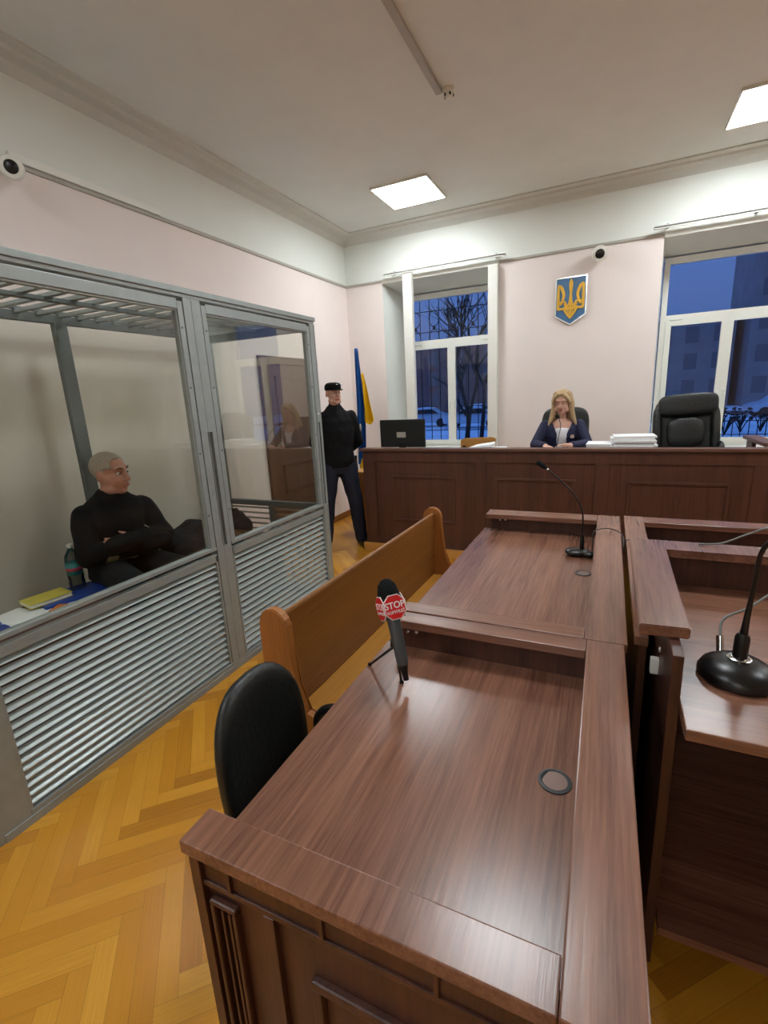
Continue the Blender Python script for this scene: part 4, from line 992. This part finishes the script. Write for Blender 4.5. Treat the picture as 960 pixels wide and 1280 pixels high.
tag(fin(tube(B(), curve_pts([(.33, 2.03, HZ+.004), (.40, 2.03, HZ+.012), (.47, 2.03, HZ+.05), (.53, 2.02, HZ+.085), (.62, 2.0, HZ+.12), (.75, 1.98, HZ+.13)], 30), .0035, 8), 'microphone_cable', M['wire_grey'], loc=(.4, 2.03, HZ), smooth=True), 'thin grey cable rising from the back rim of the taller right desk', 'cable')
# judge's microphone
km = thing('gooseneck_microphone', 'gooseneck microphone in front of the judge on the judges bench', 'microphone', (-.44, 4.62, DT))
fin(lathe(B(), [(0, 0), (.05, 0), (.05, .02), (.03, .03), (0, .03)], (-.42, 4.45, DT), 24), 'base', M['blk_plastic'], km, smooth='auto')
gp = curve_pts([(-.42, 4.45, DT+.02), (-.405, 4.5, 1.18), (-.40, 4.6, 1.27), (-.43, 4.72, 1.335)], 24)
fin(tube(B(), gp, .004, 8), 'gooseneck', M['blk_plastic'], km, smooth=True)
fin(tube(B(), [gp[-1], gp[-1]+Vector((-.015, .035, .012)), gp[-1]+Vector((-.022, .055, .018))], [.010, .018, .012], 14), 'microphone_head', M['foam'], km, smooth=True)

# ================================================================== PEOPLE
def rotm(yaw, pitch=0, roll=0): return Matrix.Rotation(yaw, 3, 'Z') @ Matrix.Rotation(pitch, 3, 'X') @ Matrix.Rotation(roll, 3, 'Y')
def head_parts(bm, c, R, s=1.0, fat=1.0):
    c = Vector(c); P = lambda x, y, z: c+R @ (Vector((x, y, z))*s)
    def E(p, r, e=1.0): ellip(bm, P(*p), tuple(v*s for v in r), R, e)
    E((0, .014, .028), (.074, .095, .086)); E((0, -.015, -.03), (.062*fat, .074, .080)); E((0, -.028, -.078), (.050*fat, .052, .034)); E((0, -.068, -.092), (.024, .018, .018))
    for q in (-1, 1):
        E((q*.030, -.056, -.028), (.024*fat, .024, .026)); E((q*.076, .012, -.008), (.010, .019, .031)); E((q*.048, -.02, -.075), (.022*fat, .04, .03))
        capsule(bm, P(q*.012, -.080, .036), P(q*.044, -.070, .033), .010*s, .009*s)
        E((q*.011, -.098, -.026), (.009, .010, .008))
    capsule(bm, P(0, -.086, .022), P(0, -.108, -.024), .008*s, .0115*s)
    capsule(bm, P(-.016, -.088, -.054), P(.016, -.088, -.054), .0065*s, .0065*s); capsule(bm, P(-.012, -.086, -.064), P(.012, -.086, -.064), .007*s, .007*s)
def dig_eyes(nb, c, R, s=1.0):
    c = Vector(c); Ri = R.transposed()
    for v in nb.verts:
        l = (Ri @ (v.co-c))/s
        if l.y < -.03 and -.05 < l.z < .06:
            for q in (-1, 1):
                d2 = ((l.x-q*.031)/.016)**2+((l.z-.010)/.011)**2; l.y += .0055*math.exp(-d2)
            d2 = (l.x/.024)**2+((l.z+.0595)/.0028)**2; l.y += .004*math.exp(-d2)
            v.co = c+R @ (l*s)
def face_bits(root, c, R, s=1.0, closed=False, browm='brow'):
    c = Vector(c); P = lambda x, y, z: c+R @ (Vector((x, y, z))*s)
    for q in (-1, 1):
        e = fin(ellip(B(), P(q*.031, -.0725, .009), (.012*s, .0105*s, .0080*s), R), 'eye', M['skin'] if closed else M['eyew'], root, smooth=True)
        if not closed: fin(ellip(B(), P(q*.031, -.0812, .009), (.0052*s, .0035*s, .0052*s), R), 'iris', M['eyed'], e, smooth=True)
        else: fin(tube(B(), [P(q*.020, -.0835, .005), P(q*.031, -.086, .001), P(q*.042, -.081, .005)], .0018*s, 6), 'eyelashes', M['eyed'], e, smooth=True)
        fin(tube(B(), [P(q*.014, -.0905, .036), P(q*.032, -.0865, .042), P(q*.050, -.074, .036)], [.003*s, .0036*s, .002*s], 8), 'eyebrow', M[browm], root, smooth=True)
    bm = B(); capsule(bm, P(-.018, -.0905, -.0545), P(.018, -.0905, -.0545), .0045*s, .0045*s); capsule(bm, P(-.014, -.090, -.0635), P(.014, -.090, -.0635), .0048*s, .0048*s)
    fin(bm, 'lips', M['lips'], root, smooth=True)
def hand(bm, w, d, up, side, s=1.0, curl=.5):
    """w wrist, d finger direction, up back-of-hand normal, side = thumb side sign"""
    w, d, up = Vector(w), Vector(d).normalized(), Vector(up); up = (up-d*up.dot(d)).normalized(); x = d.cross(up)*side
    R = Matrix((x, d, up)).transposed()
    ellip(bm, w+d*.045*s, (.040*s, .048*s, .014*s), R, .8)
    capsule(bm, w-d*.03*s, w+d*.02*s, .024*s, .022*s)
    for k, (o, L) in enumerate(((-.031, .062), (-.0105, .072), (.0105, .077), (.031, .070))):
        p = w+d*.085*s+x*o*s; a = 0
        for j, f in enumerate((.45, .30, .25)):
            a += curl*(.5 if j == 0 else .8); dd = d*cos(a)-up*sin(a); q = p+dd*L*f*s*1.15; capsule(bm, p, q, (.0088-.0007*j)*s, (.0082-.0007*j)*s, 10); p = q
    p = w+d*.02*s+x*.030*s; q = p+(d*.6+x*.75-up*.25).normalized()*.036*s; capsule(bm, p, q, .0115*s, .0098*s, 10); r_ = q+(d*.9+x*.3-up*.35).normalized()*.030*s; capsule(bm, q, r_, .0095*s, .0082*s, 10)
def torso(bm, O, R, rings, g=0, sh=None):
    loft(bm, [(x, y, z, rx+g, ry+g) for x, y, z, rx, ry in rings], 28, R, Vector(O))
def limb(bm, pts, rs, g=0):
    for (a, b), (ra, rb) in zip(zip(pts, pts[1:]), zip(rs, rs[1:])): capsule(bm, a, b, ra+g, rb+g)
def shoe(bm, ankle, d, zf):
    d = Vector((d[0], d[1], 0)).normalized(); R = Matrix((d.cross(Vector((0, 0, 1))), d, Vector((0, 0, 1)))).transposed(); a = Vector((ankle[0], ankle[1], zf))
    ellip(bm, a+d*.09+Vector((0, 0, .035)), (.048, .105, .035), R, .7); ellip(bm, a-d*.01+Vector((0, 0, .045)), (.040, .055, .045), R, .7); capsule(bm, a+Vector((0, 0, .06)), a+Vector((0, 0, .14)), .045, .05)
    for v in bm.verts:
        if v.co.z < zf+.003: v.co.z = zf+.003

# ---- the guard
def guard():
    O = Vector((-2.62, 4.35, 0)); R = rotm(radians(36)); W = lambda x, y, z: O+R @ Vector((x, y, z))
    root = thing('person', 'guard in black jacket, navy trousers and black cap standing by the dock end', 'person', O)
    hc = W(-.0, -.02, 1.665); HR = rotm(radians(58), radians(2))
    RT = [(0, 0, .84, .12, .09), (0, 0, .92, .155, .105), (0, 0, 1.02, .15, .10), (0, 0, 1.12, .145, .098), (0, -.005, 1.28, .168, .112), (0, 0, 1.40, .165, .10), (0, 0, 1.47, .12, .075), (0, 0, 1.51, .06, .055)]
    bm = B(); head_parts(bm, hc, HR, .98); capsule(bm, W(0, .0, 1.45), hc+Vector((0, .0, -.08)), .055, .052)
    torso(bm, O, R, RT, -.006)
    arms = {}
    for q in (-1, 1):
        arms[q] = [W(q*.165, .0, 1.42), W(q*.235, .05, 1.16), W(q*.06, .175, .99)]
        limb(bm, arms[q], [.05, .038, .028]); hand(bm, arms[q][2]+R @ Vector((0, .0, -.01)), R @ Vector((-q*.6, .05, -.6)), R @ Vector((0, 1, .2)), q, 1, .6)
    legs = {1: [W(.085, 0, .90), W(.16, -.02, .50), W(.20, .0, .09)], -1: [W(-.085, 0, .90), W(-.15, -.02, .50), W(-.19, 0, .09)]}
    for q in legs: limb(bm, legs[q], [.082, .052, .036])
    nb = remesh(bm, .0062, 4); dig_eyes(nb, hc, HR, .98); body = fin(nb, 'body', M['skin'], root, smooth=True)
    face_bits(root, hc, HR, .98)
    # jacket
    bm = B(); torso(bm, O, R, [(0, 0, .90, .172, .125), (0, 0, .96, .178, .13), (0, 0, 1.10, .172, .126), (0, -.006, 1.28, .195, .135), (0, 0, 1.39, .205, .122), (0, 0, 1.45, .18, .10), (0, 0, 1.495, .11, .08), (0, 0, 1.545, .072, .07)])
    for q in (-1, 1): limb(bm, arms[q], [.068, .058, .045])
    capsule(bm, W(0, 0, 1.50), W(0, -.005, 1.56), .066, .062); 
    nb = remesh(bm, .008, 4); 
    from mathutils import noise as N
    nb.normal_update()
    for v in nb.verts: v.co += v.normal*N.noise(v.co*14)*.007
    fin(nb, 'jacket', M['blk_cloth'], root, smooth=True)
    bm = B(); torso(bm, O, R, [(0, 0, .83, .13, .10), (0, 0, .90, .168, .118), (0, 0, .98, .16, .11)])
    for q in legs: limb(bm, legs[q], [.105, .08, .068])
    nb = remesh(bm, .008, 4); nb.normal_update()
    for v in nb.verts: v.co += v.normal*N.noise(v.co*10)*.009
    fin(nb, 'trousers', M['navy_tr'], root, smooth=True)
    for q in legs:
        bm = B(); shoe(bm, legs[q][2], R @ Vector((q*.35, -1, 0)), 0); fin(bm, 'shoe', M['blk_leather'], root, smooth=True)
    # cap
    P = lambda x, y, z: hc+HR @ (Vector((x, y, z))*.98)
    bm = B(); loft(bm, [(0, .014, .034, .081, .100), (0, .012, .062, .084, .103), (0, .006, .088, .081, .101), (0, .004, .106, .064, .084), (0, .006, .114, .03, .04)], 28, HR*.98, hc)
    cp = fin(bm, 'cap', M['blk_fabric'], root, smooth=True)
    bm = B(); V = []
    for j in range(2):
        V.append([P(.072*sin(a), -.075-.0-.065*cos(a)*.95 if False else -.050-(.045+.058)*cos(a)*(1 if j else .55), .048-.014*j) for a in [radians(-75+150*k/14) for k in range(15)]])
    lo = [[bm.verts.new(p) for p in r_] for r_ in V]
    for k in range(14): bm.faces.new((lo[0][k], lo[0][k+1], lo[1][k+1], lo[1][k]))
    bmesh.ops.solidify(bm, geom=bm.faces[:], thickness=.005); fin(bm, 'visor', M['blk_fabric'], cp, smooth='auto')
    fin(ellip(B(), P(0, -.089, .085), (.016, .004, .012), HR), 'cap_badge', M['chrome'], cp, smooth=True)
    bm = B(); bx_ = W(.235, .02, .0)
    tube(bm, [W(.20, .05, 1.0), W(.205, .05, .60)], .014, 10); fin(bm, 'baton', M['blk_plastic'], root, smooth=True)
    bm = B(); bmm = W(.262, .0, 1.30); ellip(bm, bmm, (.012, .03, .04), R); fin(bm, 'sleeve_patch', M['rail_grey'], root, smooth=True)
guard()

# ---- the judge
def judge():
    O = Vector((-.425, 5.04, 0)); R = rotm(radians(5)); W = lambda x, y, z: O+R @ Vector((x, y, z))
    root = thing('person', 'blonde woman judge in navy jacket and white blouse reading behind the judges bench', 'person', (O.x, O.y, .79))
    hc = W(-.008, -.09, 1.475); HR = rotm(radians(-6), radians(18)); s = .93
    RT = [(0, .03, .80, .15, .11), (0, .02, .90, .15, .10), (0, .0, 1.02, .125, .088), (0, -.02, 1.14, .145, .10), (0, -.03, 1.22, .14, .085), (0, -.04, 1.275, .10, .065), (0, -.045, 1.305, .05, .045)]
    bm = B(); head_parts(bm, hc, HR, s, .94); capsule(bm, W(0, -.03, 1.26), hc+Vector((0, .035, -.07)), .042, .040); torso(bm, O, R, RT, -.004)
    arms = {1: [W(.155, -.03, 1.245), W(.235, -.16, 1.07), W(.075, -.38, 1.085)], -1: [W(-.155, -.03, 1.245), W(-.245, -.14, 1.07), W(-.14, -.38, 1.08)]}
    for q in (-1, 1):
        limb(bm, arms[q], [.04, .033, .024])
    hand(bm, arms[1][2], R @ Vector((-.75, -.5, .15)), R @ Vector((-.2, .3, 1)), 1, .9, .35); hand(bm, arms[-1][2], R @ Vector((.25, -.9, .0)), R @ Vector((0, .1, 1)), -1, .9, .25)
    for q in (-1, 1): limb(bm, [W(q*.09, 0, .84), W(q*.1, -.38, .80), W(q*.1, -.40, .42)], [.08, .055, .04]); capsule(bm, W(q*.1, -.40, .38), W(q*.1, -.52, .35), .035, .03)
    nb = remesh(bm, .0058, 3); dig_eyes(nb, hc, HR, s); fin(nb, 'body', M['skin'], root, smooth=True); face_bits(root, hc, HR, s, True, 'blonde')
    # blouse, then the jacket open at the front
    bm = B(); torso(bm, O, R, [(0, .02, .86, .155, .108), (0, .0, 1.02, .135, .098), (0, -.02, 1.14, .152, .108), (0, -.03, 1.21, .135, .088), (0, -.035, 1.235, .10, .072)]); fin(remesh(bm, .009, 3), 'blouse', M['blouse'], root, smooth=True)
    bm = B(); torso(bm, O, R, [(0, .03, .82, .175, .128), (0, .0, 1.02, .152, .112), (0, -.02, 1.14, .168, .118), (0, -.03, 1.225, .155, .10), (0, -.035, 1.27, .115, .08), (0, -.035, 1.298, .075, .062)])
    for q in (-1, 1): limb(bm, arms[q][:2]+[arms[q][2]+(arms[q][1]-arms[q][2])*.12], [.058, .05, .037])
    nb = remesh(bm, .0075, 4); Ri = R.transposed(); kill = []
    for f in nb.faces:
        l = Ri @ (f.calc_center_median()-O)
        if l.y < -.055 and abs(l.x) < .045+max(0, l.z-1.17)*.45 and l.z > .9 and l.y > -.165: kill.append(f)
        elif l.z > 1.268 and abs(l.x) < .075 and l.y < .02: kill.append(f)
    bmesh.ops.delete(nb, geom=kill, context='FACES'); bmesh.ops.solidify(nb, geom=nb.faces[:], thickness=.003)
    fin(nb, 'jacket', M['navy'], root, smooth=True)
    bm = B(); lathe(bm, [(.021, 0), (.019, .004), (0, .005)], W(.095, -.142, 1.145), 16, R @ Vector((.1, -1, .1))); fin(bm, 'brooch', M['chrome'], root, smooth='auto')
    # trousers
    bm = B()
    for q in (-1, 1): limb(bm, [W(q*.09, .02, .86), W(q*.1, -.39, .82), W(q*.1, -.41, .40)], [.10, .075, .06])
    fin(remesh(bm, .01, 4), 'trousers', M['navy'], root, smooth=True)
    # hair
    bm = B(); P = lambda x, y, z: hc+HR @ (Vector((x, y, z))*s)
    ellip(bm, P(0, .024, .040), (.083*s, .098*s, .084*s), HR)
    for q in (-1, 1):
        limb(bm, [P(q*.05, .0, .085), P(q*.080, .0, .02), P(q*.083, .0, -.06), W(q*.095, -.06, 1.33), W(q*.125, -.075, 1.255)], [.03, .024, .026, .026, .012])
        limb(bm, [P(q*.055, .03, .06), P(q*.070, .05, -.04), W(q*.07, .02, 1.32), W(q*.09, .03, 1.24)], [.04, .04, .042, .02])
        limb(bm, [P(q*.02, -.055, .098), P(q*.058, -.050, .060), P(q*.074, -.03, .01)], [.018, .016, .016])
    limb(bm, [P(0, .05, .04), P(0, .07, -.06), W(0, .045, 1.28)], [.06, .055, .045])
    fin(remesh(bm, .0065, 4), 'hair', M['blonde'], root, smooth=True)
judge()

# ---- the man in the dock
def prisoner():
    O = Vector((-2.83, 1.885, 0)); R = rotm(radians(80)); W = lambda x, y, z: O+R @ Vector((x, y, z))
    root = thing('person', 'grey haired man in black sweater sitting with crossed arms inside the dock', 'person', (O.x, O.y, SB))
    hc = W(-.0, -.075, 1.232); HR = rotm(radians(106), radians(6), radians(-3)); s = 1.10
    RT = [(0, .03, .56, .17, .13), (0, .02, .66, .175, .14), (0, .0, .78, .175, .135), (0, -.01, .90, .18, .13), (0, -.015, 1.0, .175, .11), (0, -.02, 1.06, .12, .085), (0, -.03, 1.10, .06, .06)]
    bm = B(); head_parts(bm, hc, HR, s, 1.18); capsule(bm, W(0, -.03, 1.05), hc+Vector((0, .0, -.07)), .070, .068); torso(bm, O, R, RT, -.006)
    arms = {1: [W(.175, -.02, .985), W(.235, -.13, .79), W(-.02, -.24, .825)], -1: [W(-.175, -.02, .985), W(-.235, -.12, .77), W(.03, -.235, .785)]}
    for q in (-1, 1): limb(bm, arms[q], [.052, .042, .032]); 
    hand(bm, arms[1][2], R @ Vector((-.9, .15, .1)), R @ Vector((-.1, -1, .1)), 1, .95, .5); hand(bm, arms[-1][2], R @ Vector((.9, .2, .1)), R @ Vector((.1, -1, .1)), -1, .95, .5)
    legs = {q: [W(q*.1, .0, .63), W(q*.14, -.42, .625), W(q*.14, -.50, .10)] for q in (-1, 1)}
    for q in legs: limb(bm, legs[q], [.085, .058, .036])
    nb = remesh(bm, .0065, 4); dig_eyes(nb, hc, HR, s); fin(nb, 'body', M['skin_old'], root, smooth=True); face_bits(root, hc, HR, s)
    bm = B(); torso(bm, O, R, [(0, .03, .57, .19, .15), (0, .02, .66, .195, .16), (0, .0, .78, .195, .155), (0, -.01, .90, .20, .148), (0, -.015, .98, .215, .13), (0, -.02, 1.04, .175, .115), (0, -.025, 1.08, .12, .10), (0, -.035, 1.11, .088, .09), (0, -.045, 1.135, .074, .076)])
    for q in (-1, 1): limb(bm, arms[q][:2]+[arms[q][2]+(arms[q][1]-arms[q][2])*(-.55 if q > 0 else -.45)], [.075, .066, .052])
    nb = remesh(bm, .008, 5); nb.normal_update(); Ri = R.transposed()
    from mathutils import noise as N
    for v in nb.verts: v.co += v.normal*N.noise(v.co*12)*.008
    for f in nb.faces:
        l = Ri @ (f.calc_center_median()-O); zz = l.z+.10*l.x
        if .690 < zz < .718 and l.y < .02 and l.x > -.16: f.material_index = 1
        if .70 < l.z < .76 and -.17 < l.x < -.11 and l.y < -.02: f.material_index = 1
    fin(nb, 'sweater', [M['sweat'], M['olive']], root, smooth=True)
    for x_, z_, w_ in ((-.05, .875, .022), (.10, .885, .02)):
        bm = B(); tube(bm, [W(x_-w_*.5, -.19-.0, z_+.008), W(x_+w_*.6, -.20, z_-.012)], .0035, 6); fin(bm, 'piping', M['rail_grey'], root, smooth=True)
    bm = B(); 
    torso(bm, O, R, [(0, .03, .545, .18, .14), (0, .02, .62, .185, .15), (0, .0, .70, .17, .13)])
    for q in legs: limb(bm, legs[q], [.10, .08, .06])
    for v in bm.verts:
        l = Ri @ (v.co-O)
        if l.y > -.35 and v.co.z < SB+.003: v.co.z = SB+.003
    nb = remesh(bm, .009, 4); nb.normal_update()
    for v in nb.verts: v.co += v.normal*N.noise(v.co*9)*.006
    fin(nb, 'trousers', M['coat_grey'], root, smooth=True)
    for q in legs: bm = B(); shoe(bm, legs[q][2], R @ Vector((q*.2, -1, 0)), 0); fin(bm, 'shoe', M['blk_leather'], root, smooth=True)
    # short hair: a close cap over the skull, open at the face
    bm = B(); ellip(bm, hc+HR @ (Vector((0, .018, .034))*s), (.0765*s, .0965*s, .0855*s), HR, 1, 40, 28)
    Hi = HR.transposed(); kill = []
    for f in bm.faces:
        l = (Hi @ (f.calc_center_median()-hc))/s
        if l.y < -.045 and l.z < .085 or l.z < -.01-.0*l.y and l.y < .02 or l.z < -.045 or (l.y < -.01 and l.z < .035): kill.append(f)
    bmesh.ops.delete(bm, geom=kill, context='FACES'); bmesh.ops.solidify(bm, geom=bm.faces[:], thickness=.004); fin(bm, 'hair', M['greyhair'], root, smooth=True)
prisoner()
